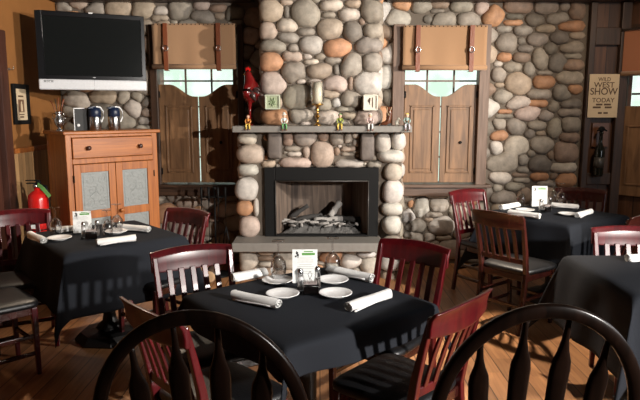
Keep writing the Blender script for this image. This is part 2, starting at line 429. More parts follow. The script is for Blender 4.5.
# window openings in the back wall (x0,x1,z0,z1)
wl0 = P(158.5, 84, WY); wl1 = P(236, 186, WY); wt = P(200, 27, WY).z
HL = (wl0.x-.02, wl1.x+.02, wl1.z, wt)
wr0 = P(404, 84, WY); wr1 = P(478, 186, WY)
HR = (wr0.x-.02, wr1.x+.02, wr1.z, wt)
XS = P(583, 100, WY).x       # stone stops here
ZT = P(300, 3, WY).z
mb = MB()
for (a, b, z0, z1) in ((XL, HL[0], 0, ZC), (HL[0], HL[1], 0, HL[2]), (HL[0], HL[1], HL[3], ZC), (HL[1], HR[0], 0, ZC),
                       (HR[0], HR[1], 0, HR[2]), (HR[0], HR[1], HR[3], ZC), (HR[1], XS, 0, ZC)):
    mb.box((a, WY, z0), (b, WY+.2, z1), 0)
A_ = [(40,68,80,60,'o'),(140,32,110,40,'b'),(245,35,95,45,'g'),(365,45,50,60,'b'),(325,28,45,25,'g'),(120,65,85,20,'d'),(115,92,110,18,'o'),(203,80,72,50,'d'),(292,75,95,40,'g'),(340,103,95,35,'o'),
 (155,122,85,35,'g'),(245,115,90,30,'t'),(80,118,70,25,'g'),(88,172,80,80,'g'),(212,158,90,48,'g'),(298,152,70,50,'d'),(367,142,55,20,'t'),(265,195,60,50,'d'),(340,193,90,35,'g'),(165,195,65,30,'d'),(150,165,35,28,'d'),
 (80,227,62,40,'o'),(150,230,75,40,'b'),(224,235,66,85,'g'),(350,225,80,18,'g'),(290,250,65,75,'d'),(350,262,65,42,'b'),(180,278,50,60,'g'),(112,268,80,38,'g'),(60,255,30,22,'p'),(65,298,45,55,'g'),
 (137,335,105,90,'t'),(237,330,90,55,'o'),(240,292,85,18,'g'),(335,312,95,50,'g'),(357,355,50,30,'o'),(305,370,65,60,'g'),(225,376,105,40,'g'),(80,385,80,45,'g'),(65,340,40,18,'t')]
B_ = [(118,25,70,45,'p'),(150,65,78,50,'k'),(190,28,70,22,'o'),(215,75,55,32,'g'),(242,40,35,38,'g'),(295,62,80,28,'g'),(298,33,70,26,'d'),(72,58,65,12,'o'),(72,73,75,12,'d'),(52,105,45,32,'g'),(112,112,65,50,'g'),(183,105,72,30,'g'),(242,115,48,70,'g'),
 (298,100,55,55,'g'),(57,142,52,36,'o'),(158,135,36,30,'d'),(198,135,38,18,'t'),(293,150,62,35,'b'),(46,185,38,48,'w'),(110,175,88,60,'p'),(200,172,80,58,'g'),(278,198,70,75,'b'),(165,203,26,26,'d'),(232,210,24,35,'b'),
 (72,235,88,60,'g'),(135,227,38,38,'g'),(135,262,40,28,'g'),(193,240,80,55,'d'),(275,250,80,28,'p'),(60,288,62,40,'p'),(125,277,70,14,'b'),(130,296,65,14,'g'),(190,283,60,28,'o'),(243,283,25,18,'b'),(280,300,65,40,'o'),
 (45,325,36,28,'g'),(100,320,60,28,'g'),(70,355,90,45,'g'),(140,350,60,40,'t'),(220,310,70,20,'g')]
C_ = [(75,100,58,65,'w'),(137,90,60,42,'p'),(150,165,85,65,'w'),(120,128,75,18,'g'),(155,210,70,15,'p'),(30,130,50,40,'w'),(60,168,60,42,'d'),(110,210,40,30,'p'),(40,85,20,30,'o'),(210,120,50,60,'p'),(225,190,50,50,'p')]
D_ = [(65,20,55,18,'g'),(105,15,60,14,'t'),(155,25,50,22,'g'),(220,25,70,28,'t'),(285,30,55,35,'t'),(335,32,45,18,'p'),(335,50,50,14,'t'),(390,35,55,45,'g'),(450,45,70,25,'g'),(495,25,45,16,'b'),(500,45,35,14,'t'),(540,40,50,30,'d')]
E_ = [(240,110,150,110,'p'),(400,80,190,90,'t'),(560,90,80,70,'g'),(620,160,90,120,'p')]
F_ = [(1040,22,60,32,'o'),(1110,26,70,34,'g'),(1190,20,70,26,'b'),(1265,28,80,34,'g'),(1180,44,60,16,'d')]
seeds = from_crop(A_, 484, 0, 4, WY)+from_crop(B_, 484, 95, 3.48, WY)+from_crop(C_, 400, 180, 3.64, WY)+from_crop(D_, 40, 0, 2.783, WY)+from_crop(E_, 45, 85, 7.1, WY)
seeds += from_crop(F_, 143, 0, 4.0, WY)
holes = (HL, HR)
def ins(s): return not any(h[0] < s[0] < h[1] and h[2] < s[1] < h[3] for h in holes)
seeds = [s for s in seeds if ins(s)]
seeds = pack(seeds, XL, XS, .02, ZT, holes, rmax=.125, tries=1800)
cobbles(mb, seeds, (0, WY, 0), (1, 0, 0), (0, 0, 1), (0, -1, 0), (XL+.005, XS-.005, 0.0, ZT+.03), holes,
        skip=lambda u, v: -.45 < u < .45 and v < 2.6, thick=.62, mi=1)
struct(mb.build('wall_back', [M['mortar'], M['stone']]))

# dark crown beam along the back wall, corner post
struct(MB().box((XL+.02, WY-.16, ZT), (-.66, WY-.001, ZC)).box((.66, WY-.16, ZT), (XR, WY-.001, ZC)).build('trim_1', M['dark_wood_h'], bevel=.01))
# wooden wall right of the stone
mb = MB().box((XS, WY-.02, 0), (XR+.1, WY+.2, ZC))
struct(mb.build('wall_right_panelled', M['panel_wood'])).name = 'wall_rear_right'
xa = P(583.5, 100, WY).x; xb = P(589, 100, WY).x; xc = P(613, 100, WY).x
mb = MB().box((XS, WY-.07, 0), (xb, WY-.02, ZT)).box((xc, WY-.08, 0), (XR+.02, WY-.02, ZT)).box((xb, WY-.065, 2.25), (xc, WY-.02, 2.42)).box((xb, WY-.065, .85), (xc, WY-.02, .97))
struct(mb.build('trim_2', M['dark_wood'], bevel=.006))
# angled bay wall and right wall
ang = math.radians(-45)
Mb = Matrix.Translation((XR, WY, 0))@Matrix.Rotation(ang, 4, 'Z')   # local +x runs along the bay wall towards the viewer, -y faces the room
LB = 1.7
HB = (.04, 1.19, P(630, 195, 6.05).z, 2.45)
mb = MB()
for (a, b, z0, z1) in ((0, HB[0], 0, ZC), (HB[1], LB, 0, ZC), (HB[0], HB[1], 0, HB[2]), (HB[0], HB[1], HB[3], ZC)):
    mb.box((a, 0, z0), (b, .15, z1), 0, Mb)
struct(mb.build('wall_bay', M['panel_wood']))
struct(MB().box((XE, -2.6, 0), (XE+.1, WY-1.2, ZC)).build('wall_right', M['unseen']))
struct(MB().box((0, -.16, ZT), (LB, -.001, ZC), 0, Mb).build('trim_3', M['dark_wood_h']))

# left wall: plaster above, beadboard below a chair rail, a door
yd1 = XL*FPX/(11.5-320)*.99
DZ = P(9, 31, yd1).z; RZ_ = P(20, 153, 5.25).z
mb = MB().box((XL-.1, -2.6, 0), (XL, yd1-1.0, ZC)).box((XL-.1, yd1, 0), (XL, WY+.3, ZC)).box((XL-.1, yd1-1.0, DZ), (XL, yd1, ZC))
struct(mb.build('wall_left', M['orange_wall']))
mb = MB().box((XL, yd1+.06, .12), (XL+.015, WY-.07, RZ_)); struct(mb.build('trim_4', M['beadboard']))
mb = MB().box((XL, yd1+.06, RZ_), (XL+.035, WY-.07, RZ_+.045)); struct(mb.build('trim_5', M['cabinet_h'], bevel=.005))
struct(MB().box((XL, yd1+.06, 0), (XL+.025, WY-.07, .12)).build('baseboard_left', M['dark_wood'], bevel=.004))
struct(MB().box((XL+.001, 3.0, ZT), (XL+.16, WY-.17, ZC)).build('trim_6', M['dark_wood'], bevel=.01))
dr = thing('door_1', None, None, (0, 0, 0)); struct(dr)
MB().box((XL-.07, yd1-.90, 0.005), (XL-.03, yd1-.81, DZ-.08)).box((XL-.07, yd1-.18, 0.005), (XL-.03, yd1-.07, DZ-.08)).box((XL-.07, yd1-.81, 0.005), (XL-.03, yd1-.18, .25)) \
    .box((XL-.07, yd1-.81, DZ-.2), (XL-.03, yd1-.18, DZ-.08)).box((XL-.07, yd1-.81, 1.0), (XL-.03, yd1-.18, 1.12)).build('door_leaf', M['door_wood'], dr, bevel=.004)
MB().box((XL-.055, yd1-.82, .24), (XL-.045, yd1-.17, DZ-.19)).build('door_pane', M['pane'], dr)
MB().box((XL-.1, yd1-.07, 0.002), (XL+.025, yd1+.055, DZ+.0)).box((XL-.1, yd1-1.0, 0.002), (XL+.025, yd1-.91, DZ)).box((XL-.1, yd1-1.0, DZ-.075), (XL+.026, yd1+.056, DZ+.01)).build('door_frame', M['door_wood'], dr, bevel=.006)
MB().box((XL-.22, yd1-1.1, 0), (XL-.2, yd1+.1, ZC)).build('wall_hallway', M['unseen'])['kind'] = 'structure'

# ------------------------------------------------------------------ back windows with café shutters and strapped shades
def make_window(name, H, left):
    x0, x1, z0, z1 = H
    wn = thing(name, None, None); struct(wn)
    # frame lining
    mb = MB().box((x0, WY+.0, z0), (x0+.03, WY+.19, z1)).box((x1-.03, WY, z0), (x1, WY+.19, z1)).box((x0+.03, WY, z1-.03), (x1-.03, WY+.19, z1)).box((x0+.03, WY, z0), (x1-.03, WY+.19, z0+.03))
    mb.build('window_frame', M['trim_wood'], wn)
    zg0 = z0+.03
    mb = MB()
    for k in (1, 2): mb.box((x0+(x1-x0)*k/3-.008, WY+.12, zg0), (x0+(x1-x0)*k/3+.008, WY+.15, z1-.03))
    n = 6
    for k in range(1, n): zz = zg0+(z1-zg0)*k/n; mb.box((x0+.03, WY+.122, zz-.008), (x1-.03, WY+.148, zz+.008))
    mb.build('muntins', M['white_pl'] if False else M['trim_wood'], wn)
    MB().box((x0+.03, WY+.133, zg0), (x1-.03, WY+.137, z1-.03)).build('window_pane', M['pane'], wn)
    return wn
make_window('window_1', HL, True); make_window('window_2', HR, False)
# casings
def post(pxa, pxb, z0, z1, m, n, Yf=WY-.09):
    a, b = P(pxa, 100, Yf).x, P(pxb, 100, Yf).x
    struct(MB().box((a, Yf, z0), (b, WY+.02, z1)).build(n, m, bevel=.006))
zs0 = P(300, 194, WY-.1).z; zs1 = P(300, 184.5, WY-.1).z; zt1 = P(300, 24, WY-.1).z
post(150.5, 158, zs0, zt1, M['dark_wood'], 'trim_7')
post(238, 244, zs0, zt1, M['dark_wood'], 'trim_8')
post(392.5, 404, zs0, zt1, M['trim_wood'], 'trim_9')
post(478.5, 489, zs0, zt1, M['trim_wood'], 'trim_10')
def sill(pa, pb, n, m):
    a, b = P(pa, 190, WY-.14).x, P(pb, 190, WY-.14).x
    struct(MB().box((a, WY-.15, zs1-.03), (b, WY+.02, zs1)).box((a+.03, WY-.11, zs0-.02), (b-.03, WY+.01, zs1-.03)).build(n, m, bevel=.006))
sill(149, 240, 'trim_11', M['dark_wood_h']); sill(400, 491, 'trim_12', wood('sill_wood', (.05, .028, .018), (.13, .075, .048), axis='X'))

def shutter_poly(wd, h, dip, mirror):
    # profile: high at the outer edge, swooping down to the meeting edge (local x 0 = outer .. wd = inner)
    pts = [(0, 0), (wd, 0)]
    n = 14
    for i in range(n+1):
        t = 1-i/n; s = min(1, max(0, (t-.28)/.62)); s = s*s*(3-2*s)
        pts.append((t*wd, h-dip*s))
    if mirror: pts = [(wd-x, z) for x, z in reversed(pts)]
    return pts
def shutters(H, px0, px1, label, Yf):
    z0 = P(300, 182.5, Yf).z; zt_ = P(300, 84.5, Yf).z; zd = P(300, 96.5, Yf).z
    xA = P(px0, 100, Yf).x; xB = P(px1, 100, Yf).x; wd = (xB-xA)/2-.006
    t = thing('cafe_shutters', label, 'shutters', ((xA+xB)/2, Yf, z0), 0, None)
    for s in (0, 1):
        ox = -(xB-xA)/2 if s == 0 else .006
        poly = shutter_poly(wd, zt_-z0, zt_-zd, s == 1)
        mb = MB().prism([(x+ox, z) for x, z in poly], .03)
        pn = mb.build('shutter_panel', M['shutter'], t, bevel=.003)
        # raised moulding around a sunk field
        fx0, fx1, fz0, fz1 = ox+.06, ox+wd-.06, .10, (zd-z0)-.09
        m2 = MB()
        for (a, b, c, d) in ((fx0, fx1, fz0, fz0+.018), (fx0, fx1, fz1-.018, fz1), (fx0, fx0+.018, fz0, fz1), (fx1-.018, fx1, fz0, fz1)):
            m2.box((a, -.012, c), (b, .002, d))
        m2.build('panel_moulding', M['shutter'], pn, bevel=.004)
        m3 = MB().box((fx0+.035, -.008, fz0+.04), (fx1-.035, .002, fz1-.04)); m3.build('raised_field', M['shutter'], pn, bevel=.006)
        if s == 1: MB().lathe([(.001, 0), (.012, .002), (.016, .012), (.010, .02), (.001, .022)], 12, (ox+wd*.55, -.008, (fz0+fz1)/2-.03), mat=Matrix.Rotation(PI/2, 4, 'X')).build('shutter_pull', M['iron'], pn)
        hx = -(xB-xA)/2-.006 if s == 0 else (xB-xA)/2-.014
        for hz in (.12, zt_-z0-.1):
            MB().box((hx, -.014, hz-.03), (hx+.02, .004, hz+.03)).tube([(hx+.01, -.014, hz-.035), (hx+.01, -.014, hz+.035)], .006).build('hinge', M['iron'], pn)
    return t
shutters(HL, 159, 237.5, 'pair of swoop-topped wooden shutters on the shadowed left window behind the orange cabinet', WY-.04)
shutters(HR, 404.5, 477.5, 'pair of swoop-topped knotty wooden shutters on the brightly lit window right of chimney', WY-.04)

def shade(px0, px1, pt, pb, straps, label):
    Yf = WY-.15
    a = P(px0, pt, Yf); b = P(px1, pb, Yf); W_ = b.x-a.x; h = a.z-b.z
    t = thing('window_shade', label, 'shade', ((a.x+b.x)/2, Yf, b.z))
    mb = MB(); nx, nz_ = 24, 12; vs = []
    for i in range(nz_+1):
        for j in range(nx+1):
            vs.append((-W_/2+W_*j/nx, .006*math.sin(j*.9)*(1-i/nz_)+.01*math.sin(i/nz_*PI), h*i/nz_))
    fs = [(i*(nx+1)+j, i*(nx+1)+j+1, (i+1)*(nx+1)+j+1, (i+1)*(nx+1)+j) for i in range(nz_) for j in range(nx)]
    mb.add(vs, fs, 0, True); o = mb.build('shade_fabric', M['shade'], t)
    md = o.modifiers.new('s', 'SOLIDIFY'); md.thickness = .006
    MB().tube([(-W_/2-.004, -.004, .022), (W_/2+.004, -.004, .022)], .026, 14).build('rolled_hem', M['shade'], t)
    MB().tube([(-W_/2, .022, h-.02), (W_/2, .022, h-.02)], .018, 12).build('top_rail', M['dark_wood_h'], t)
    nl = MB()
    for j in range(20): nl.ball((-W_/2+.02+(W_-.04)*j/19, -.006, h-.008), .006, 6)
    nl.build('nail_heads', M['iron'], t)['kind'] = 'stuff'
    for sx in straps:
        x = P(sx, 50, Yf).x-(a.x+b.x)/2
        st = MB().box((x-.022, -.036, -.015), (x+.022, -.030, h)).box((x-.022, -.036, -.018), (x+.022, .03, -.012)).build('leather_strap', M['leather'], t, bevel=.002)
        rg = MB().tube([(x+.024*math.cos(q*PI/8), -.042, h*.45+.026*math.sin(q*PI/8)) for q in range(16)], .005, 6, closed=True, up=(0, 1, 0)).build('strap_ring', M['steel'], st)
    return t
shade(151.5, 236, 23.5, 69, (166.5, 219), 'tan fabric window shade with two leather straps, half in shadow of the chimney')
shade(403.5, 486, 25.5, 70, (417.5, 471), 'evenly lit tan fabric window shade with two leather straps, right of chimney')

# bay window, shutters and shade at the frame's right edge
wn = thing('window_3', None, None); struct(wn)
mb = MB()
a, b, z0, z1 = HB
for q in ((a, a+.02, z0, z1), (b-.04, b, z0, z1), (a+.02, b-.04, z0, z0+.04), (a+.02, b-.04, z1-.04, z1)): mb.box((q[0], 0, q[2]), (q[1], .14, q[3]), 0, Mb)
mb.build('window_frame', M['dark_wood'], wn)
mb = MB()
for k in (1, 2): mb.box((a+(b-a)*k/3-.01, .08, z0+.04), (a+(b-a)*k/3+.01, .11, z1-.04), 0, Mb)
for k in (1, 2, 3, 4): zz = z0+(z1-z0)*k/5; mb.box((a+.04, .08, zz-.01), (b-.04, .11, zz+.01), 0, Mb)
mb.build('muntins', M['dark_wood'], wn)
MB().box((a+.04, .09, z0+.04), (b-.04, .095, z1-.04), 0, Mb).build('window_pane', M['pane'], wn)
struct(MB().box((.005, -.05, 0), (a, -.001, 2.5), 0, Mb).box((b, -.06, 0), (b+.08, -.001, 2.5), 0, Mb).build('trim_13', M['dark_wood'], bevel=.006))
t = thing('cafe_shutters', 'dark wooden shutters below the bright window at the right edge', 'shutters', (XR, WY, 0), ang)
zt_ = P(632, 107, 6.0).z
for s in (0, 1):
    w2 = (b-a)/2-.005; ox = a if s == 0 else (a+b)/2+.005
    poly = shutter_poly(w2, zt_-z0+.02, .1, s == 1)
    pn = MB().prism([(x+ox, z+z0-.01) for x, z in poly], .03, Matrix.Translation((0, -.04, 0))).build('shutter_panel', M['shutter'], t, bevel=.003)
    m2 = MB(); fx0, fx1, fz0, fz1 = ox+.06, ox+w2-.06, z0+.1, zt_-.18
    for (p, q, c, d) in ((fx0, fx1, fz0, fz0+.018), (fx0, fx1, fz1-.018, fz1), (fx0, fx0+.018, fz0, fz1), (fx1-.018, fx1, fz0, fz1)): m2.box((p, -.052, c), (q, -.038, d))
    m2.build('panel_moulding', M['shutter'], pn, bevel=.004)
t = thing('window_shade', 'reddish-brown rolled fabric shade high on the right-edge window', 'shade', (XR, WY, 0), ang)
zs = P(632, 75, 5.95).z; ztp = P(632, 29, 5.95).z
MB().box((a-.01, -.10, zs), (b+.01, -.092, ztp)).build('shade_fabric', fabric('russet_shade', (.30, .12, .06), 300), t)
MB().tube([(a-.015, -.096, zs+.02), (b+.015, -.096, zs+.02)], .024, 12).build('rolled_hem', M['shade'], t)
MB().box((a+.2, -.108, zs-.01), (a+.245, -.102, ztp)).build('leather_strap', M['leather'], t)
MB().tube([(a-.03, -.11, ztp+.01), (b+.03, -.11, ztp+.01)], .014, 10).build('metal_rod', M['steel'], t)

# ================================================================== FIREPLACE
fp = thing('fireplace', 'tall river-stone fireplace with grey slate mantel and raised hearth', 'fireplace', (0, 5.9, 0))
CY = 5.66                                     # face of chimney breast mortar
def loc(o): o.location = (-fp.location[0], -fp.location[1], -fp.location[2]); return o
def px_x(px, Y): return P(px, 100, Y).x
MY0 = 5.45                                    # front of mantel
mzt = P(320, 126, MY0).z; mzb = P(320, 132.5, MY0).z
U_ = [(120,30,55,60,'t'),(160,5,40,15,'t'),(162,35,16,35,'d'),(215,40,85,80,'g'),(285,15,65,30,'p'),(282,42,45,18,'g'),(355,10,45,20,'t'),(340,42,65,32,'p'),(400,32,50,70,'g'),(378,60,20,20,'b'),
 (112,88,44,48,'k'),(165,72,70,40,'p'),(218,90,60,24,'g'),(285,82,78,60,'t'),(350,90,55,62,'d'),(405,85,50,40,'g'),(165,107,65,32,'g'),(127,130,74,38,'g'),(232,128,68,55,'p'),(308,138,85,58,'o'),(392,130,82,40,'g'),(180,137,35,25,'g'),
 (120,175,62,55,'o'),(177,160,65,30,'k'),(220,160,28,18,'p'),(232,177,45,16,'p'),(258,160,30,18,'g'),(300,172,60,20,'g'),(343,185,65,75,'g'),(403,178,46,55,'g'),(180,208,75,60,'g'),(255,203,80,42,'t'),(305,198,20,36,'d'),
 (126,237,68,62,'k'),(200,232,30,18,'p'),(300,240,68,50,'k'),(345,235,15,50,'b'),(392,237,82,60,'w'),(195,275,75,70,'g'),(285,268,60,25,'t'),(345,285,62,45,'g'),(305,293,26,28,'w'),(268,298,40,38,'g'),(232,297,36,25,'g'),
 (133,333,70,34,'o'),(197,328,65,32,'g'),(285,332,70,30,'p'),(340,330,60,22,'t'),(392,333,78,38,'k'),(328,312,60,15,'g'),(120,292,50,36,'t'),(400,292,56,42,'t'),(120,-30,60,40,'g'),(190,-25,70,40,'t'),(270,-25,70,40,'g'),(350,-25,70,36,'k'),(415,-25,50,40,'g')]
xl, xr = px_x(262, CY), px_x(380.5, CY)
mb = MB().box((xl+.02, CY, mzt-.01), (xr-.02, WY+.02, ZC), 0)
su = from_crop(U_, 230, 0, 2.857, CY-.03)
su = pack(su, xl, xr, mzt, ZC-.01, rmax=.11, tries=700)
cobbles(mb, su, (0, CY, 0), (1, 0, 0), (0, 0, 1), (0, -1, 0), (xl-.015, xr+.015, mzt, ZC-.005), thick=.85, mi=1)
for sgn, xx in ((-1, xl+.02), (1, xr-.02)):
    ss = pack([], CY, WY-.02, mzt+.02, ZC-.02, rmax=.13, tries=500)
    cobbles(mb, ss, (xx, 0, 0), (0, 1, 0), (0, 0, 1), (sgn, 0, 0), (CY+.01, WY-.01, mzt, ZC-.01), thick=.6, mi=1)
loc(mb.build('chimney_breast', [M['mortar'], M['stone']], fp))

# lower face with the firebox opening
LY = 5.70
ox0, ox1 = px_x(263, LY-.02), px_x(380, LY-.02); oz1 = P(320, 167, LY-.02).z; hz = P(320, 236, LY-.02).z
cl0, cr1 = px_x(240, LY), px_x(403, LY)
mb = MB().box((cl0, LY, hz-.0), (ox0, WY+.02, mzb), 0).box((ox1, LY, 0), (cr1, WY+.02, mzb), 0).box((ox0, LY, oz1), (ox1, WY+.02, mzb), 0)
mb.box((cl0, LY-.12, 0), (ox1, WY+.02, hz-.085), 0)
L_ = [(200,68,50,30,'g'),(160,70,22,28,'b'),(243,65,24,22,'b'),(275,68,34,32,'g'),(300,68,20,24,'g'),(170,92,40,13,'g'),(175,104,40,12,'p'),(203,100,18,26,'k'),(240,105,52,64,'k'),(178,124,80,26,'k'),(302,122,72,28,'p'),(300,92,35,12,'t'),(275,97,14,20,'b'),(112,127,40,16,'t'),(300,105,40,10,'g'),(95,85,20,50,'b'),(362,128,34,16,'g')]
sl = from_crop(L_, 220, 110, 2.352, LY-.02)
cor = [P(220+130/2.352, 110+82/2.352, LY), P(220+345/2.352, 110+86/2.352, LY)]
sl2 = pack(sl+[(c.x, c.z, .066, .13, 'd') for c in cor], ox0, ox1, oz1, mzb, rmax=.07, tries=400)
cobbles(mb, [s for s in sl2 if s[4] != 'd' or s[3] != .13], (0, LY, 0), (1, 0, 0), (0, 0, 1), (0, -1, 0), (ox0-.03, ox1+.03, oz1-.01, mzb-.005),
        holes=[(c.x-.068, c.x+.068, c.z-.12, c.z+.14) for c in cor], thick=.85, mi=1)
# dark cut corbel blocks
for c in cor:
    mb.col = (.14, .115, .10)
    mb.ball((c.x, LY-.03, c.z), (.066, .09, .128), 20, 1, e=.35, jit=.03)
# stones of the base under the hearth
K_ = [(60,357,55,48,'p'),(107,335,42,12,'t'),(105,350,38,12,'b'),(108,364,38,14,'p'),(155,350,50,44,'p'),(262,345,50,36,'o'),(305,358,45,35,'w'),(352,372,45,45,'p'),(342,340,50,16,'w'),(205,350,40,40,'t'),(60,405,50,40,'g'),(150,400,60,40,'t'),(250,395,60,40,'g')]
sk = pack(from_crop(K_, 220, 110, 2.352, LY-.14), cl0, ox1, .02, hz-.09, rmax=.1, tries=500)
cobbles(mb, sk, (0, LY-.12, 0), (1, 0, 0), (0, 0, 1), (0, -1, 0), (cl0-.02, ox1, 0.0, hz-.085), thick=.8, mi=1)
for sgn, xx, z0 in ((-1, cl0, .02), (1, cr1, .02)):
    ss = pack([], LY-.02, WY-.02, z0, mzb-.02, rmax=.12, tries=400)
    cobbles(mb, ss, (xx, 0, 0), (0, 1, 0), (0, 0, 1), (sgn, 0, 0), (LY, WY-.01, z0, mzb-.01), thick=.5, mi=1)
mb.box((cl0, LY-.1, hz-.09), (ox1, WY, hz-.005), 0)
loc(mb.build('fireplace_surround', [M['mortar'], M['stone']], fp))
# columns of single stones
for nm, lst in (('stone_column', [(63,68,46,29,'p'),(72,104,66,46,'k'),(65,141,48,30,'w'),(62,187,54,54,'w'),(57,231,42,36,'o'),(68,275,50,50,'k'),(84,230,14,44,'p')]),
                ('stone_column', [(383,78,38,48,'p'),(420,73,36,42,'w'),(402,109,60,32,'w'),(408,147,44,40,'p'),(407,193,50,56,'w'),(405,233,52,34,'w'),(405,271,48,46,'w'),(405,318,52,46,'p'),(402,360,54,40,'w'),(402,400,50,44,'t')])):
    mb = MB()
    for (cx, cy, w_, h_, tn) in lst:
        c = P(220+cx/2.352, 110+cy/2.352, LY-.05); k = (LY-.05)/FPX/2.352/2*1.03
        mb.col = tone_of(tn); mb.ball((c.x, LY-.02, c.z), (w_*k, max(.085, w_*k*.9) if w_ > 20 else .04, h_*k), 20, 0, e=.82, jit=.045)
    loc(mb.build(nm, [M['stone']], fp))
# mantel and hearth slabs
ma, mbx = P(232, 129, MY0).x, P(412, 129, MY0).x
o = loc(MB().box((ma, MY0, mzb), (mbx, CY+.04, mzt)).build('mantel_shelf', M['slate'], fp, bevel=.008, seg=3))
HY0 = 5.36
hz_f = hz
o = loc(MB().box((P(231.5, 245, HY0).x, HY0, hz-.085), (P(382, 245, HY0+.1).x, LY+.02, hz)).build('hearth_slab', M['slate'], fp, bevel=.01, seg=3))
# firebox: black metal frame, splayed side panels, back, floor
fb = MB(); fw = .075
ix0, ix1 = px_x(274.5, LY), px_x(369.5, LY); iz1 = P(320, 180, LY).z
fb.box((ox0+.004, LY-.05, hz), (ix0, LY+.02, oz1-.004)).box((ix1, LY-.05, hz), (ox1-.004, LY+.02, oz1-.004)).box((ix0, LY-.05, iz1), (ix1, LY+.02, oz1-.004)).box((ix0, LY-.05, hz), (ix1, LY+.02, hz+.018))
fr = loc(fb.build('firebox_frame', M['iron'], fp, bevel=.006))
MB().tube([(ix0+.01, LY-.058, iz1-.004), (ix1-.01, LY-.058, iz1-.004)], .006).tube([(ix0+.005, LY-.058, hz+.02), (ix0+.005, LY-.058, iz1)], .005).tube([(ix1-.005, LY-.058, hz+.02), (ix1-.005, LY-.058, iz1)], .005).build('frame_bead', tone('dark_bead', (.05, .045, .04), .4), fr)
bx0, bx1 = ix0+.13, ix1-.13; BY = LY+.42
fb = MB()
def quad(a, b, c, d): fb.add([a, b, c, d], [(0, 1, 2, 3)], 0)
quad((ix0, LY+.01, hz), (bx0, BY, hz), (bx0, BY, oz1+.02), (ix0, LY+.01, oz1+.02))
quad((ix1, LY+.01, hz), (bx1, BY, hz), (bx1, BY, oz1+.02), (ix1, LY+.01, oz1+.02))
quad((bx0, BY, hz), (bx1, BY, hz), (bx1, BY, oz1+.02), (bx0, BY, oz1+.02))
quad((ix0, LY, hz+.002), (ix1, LY, hz+.002), (bx1, BY, hz+.002), (bx0, BY, hz+.002))
quad((ix0, LY, oz1+.02), (ix1, LY, oz1+.02), (bx1, BY, oz1+.02), (bx0, BY, oz1+.02))
o = loc(fb.build('firebox_lining', M['firebrick'], fp)); md = o.modifiers.new('s', 'SOLIDIFY'); md.thickness = .008; md.offset = 0
# ash bed (uncountable) and charred logs
mb = MB(); nx, ny = 44, 18; vs = []
for j in range(ny+1):
    for i in range(nx+1):
        s_ = i/nx; t_ = j/ny; wx = (ix0+.03)*(1-t_)+(bx0+.01)*t_; wxx = (ix1-.03)*(1-t_)+(bx1-.01)*t_
        e_ = min(1, 6*min(s_, 1-s_))*min(1, 5*min(t_+.02, 1-t_+.1))
        vs.append((wx+(wxx-wx)*s_, LY+.04+(BY-LY-.06)*t_, hz+.008+e_*(.05+.05*t_+.03*random.random()+.02*math.sin(i*.9)*math.sin(j*1.3))))
mb.add(vs, [(j*(nx+1)+i, j*(nx+1)+i+1, (j+1)*(nx+1)+i+1, (j+1)*(nx+1)+i) for j in range(ny) for i in range(nx)], 0, False)
o = tag(mb.build('ash_bed', M['ash']), 'grey bed of ash and cinders covering the firebox floor', 'ash', kind='stuff'); md = o.modifiers.new('s', 'SOLIDIFY'); md.thickness = .006
lg = [((-.24, 5.86, .12), (.02, 5.96, .155), .03, 'char', 'charred black log lying at the left of the firebox ashes'),
      ((-.06, 5.84, .13), (.22, 5.92, .13), .028, 'ashlog', 'ash-whitened log lying across the middle of the firebox'),
      ((.12, 5.98, .14), (.40, 5.88, .12), .030, 'char', 'charred log leaning at the right of the firebox ashes'),
      ((.10, 5.90, .16), (.20, 6.0, .28), .035, 'ashlog', 'pale ashy log stub standing up near the firebox centre'),
      ((-.30, 5.98, .13), (-.12, 6.02, .25), .026, 'char', 'burnt branch propped against the left back of the firebox')]
for a_, b_, r_, mt, lb in lg:
    a_ = Vector(a_); b_ = Vector(b_); a_.z += hz; b_.z += hz; n_ = 7; pts = []
    for i in range(n_): q = a_.lerp(b_, i/(n_-1)); q += Vector((0, random.uniform(-.006, .006), random.uniform(-.006, .006))); pts.append(q)
    tag(MB().tube(pts, [r_*random.uniform(.75, 1.1) for _ in range(n_)], 9).build('burnt_log', M[mt]), lb, 'log', 'logs in the firebox')
for k in range(48):
    x = random.uniform(-.36, .44); y = random.uniform(5.755, 5.97)
    d = Vector((random.uniform(-.08, .08), random.uniform(-.04, .04), random.uniform(-.01, .02)))
    c = Vector((x, y, hz+.09+random.random()*.05*(1-abs(x)/.5)+(y-5.8)*.15))
    tag(MB().tube([c-d, c, c+d], [.009, .017, .006], 6).build('wood_cinder', M[random.choice(['char', 'char', 'ashlog'])]), 'small burnt wood chunk scattered on the fireplace ash bed', 'cinder', 'burnt chunks on the ash bed')

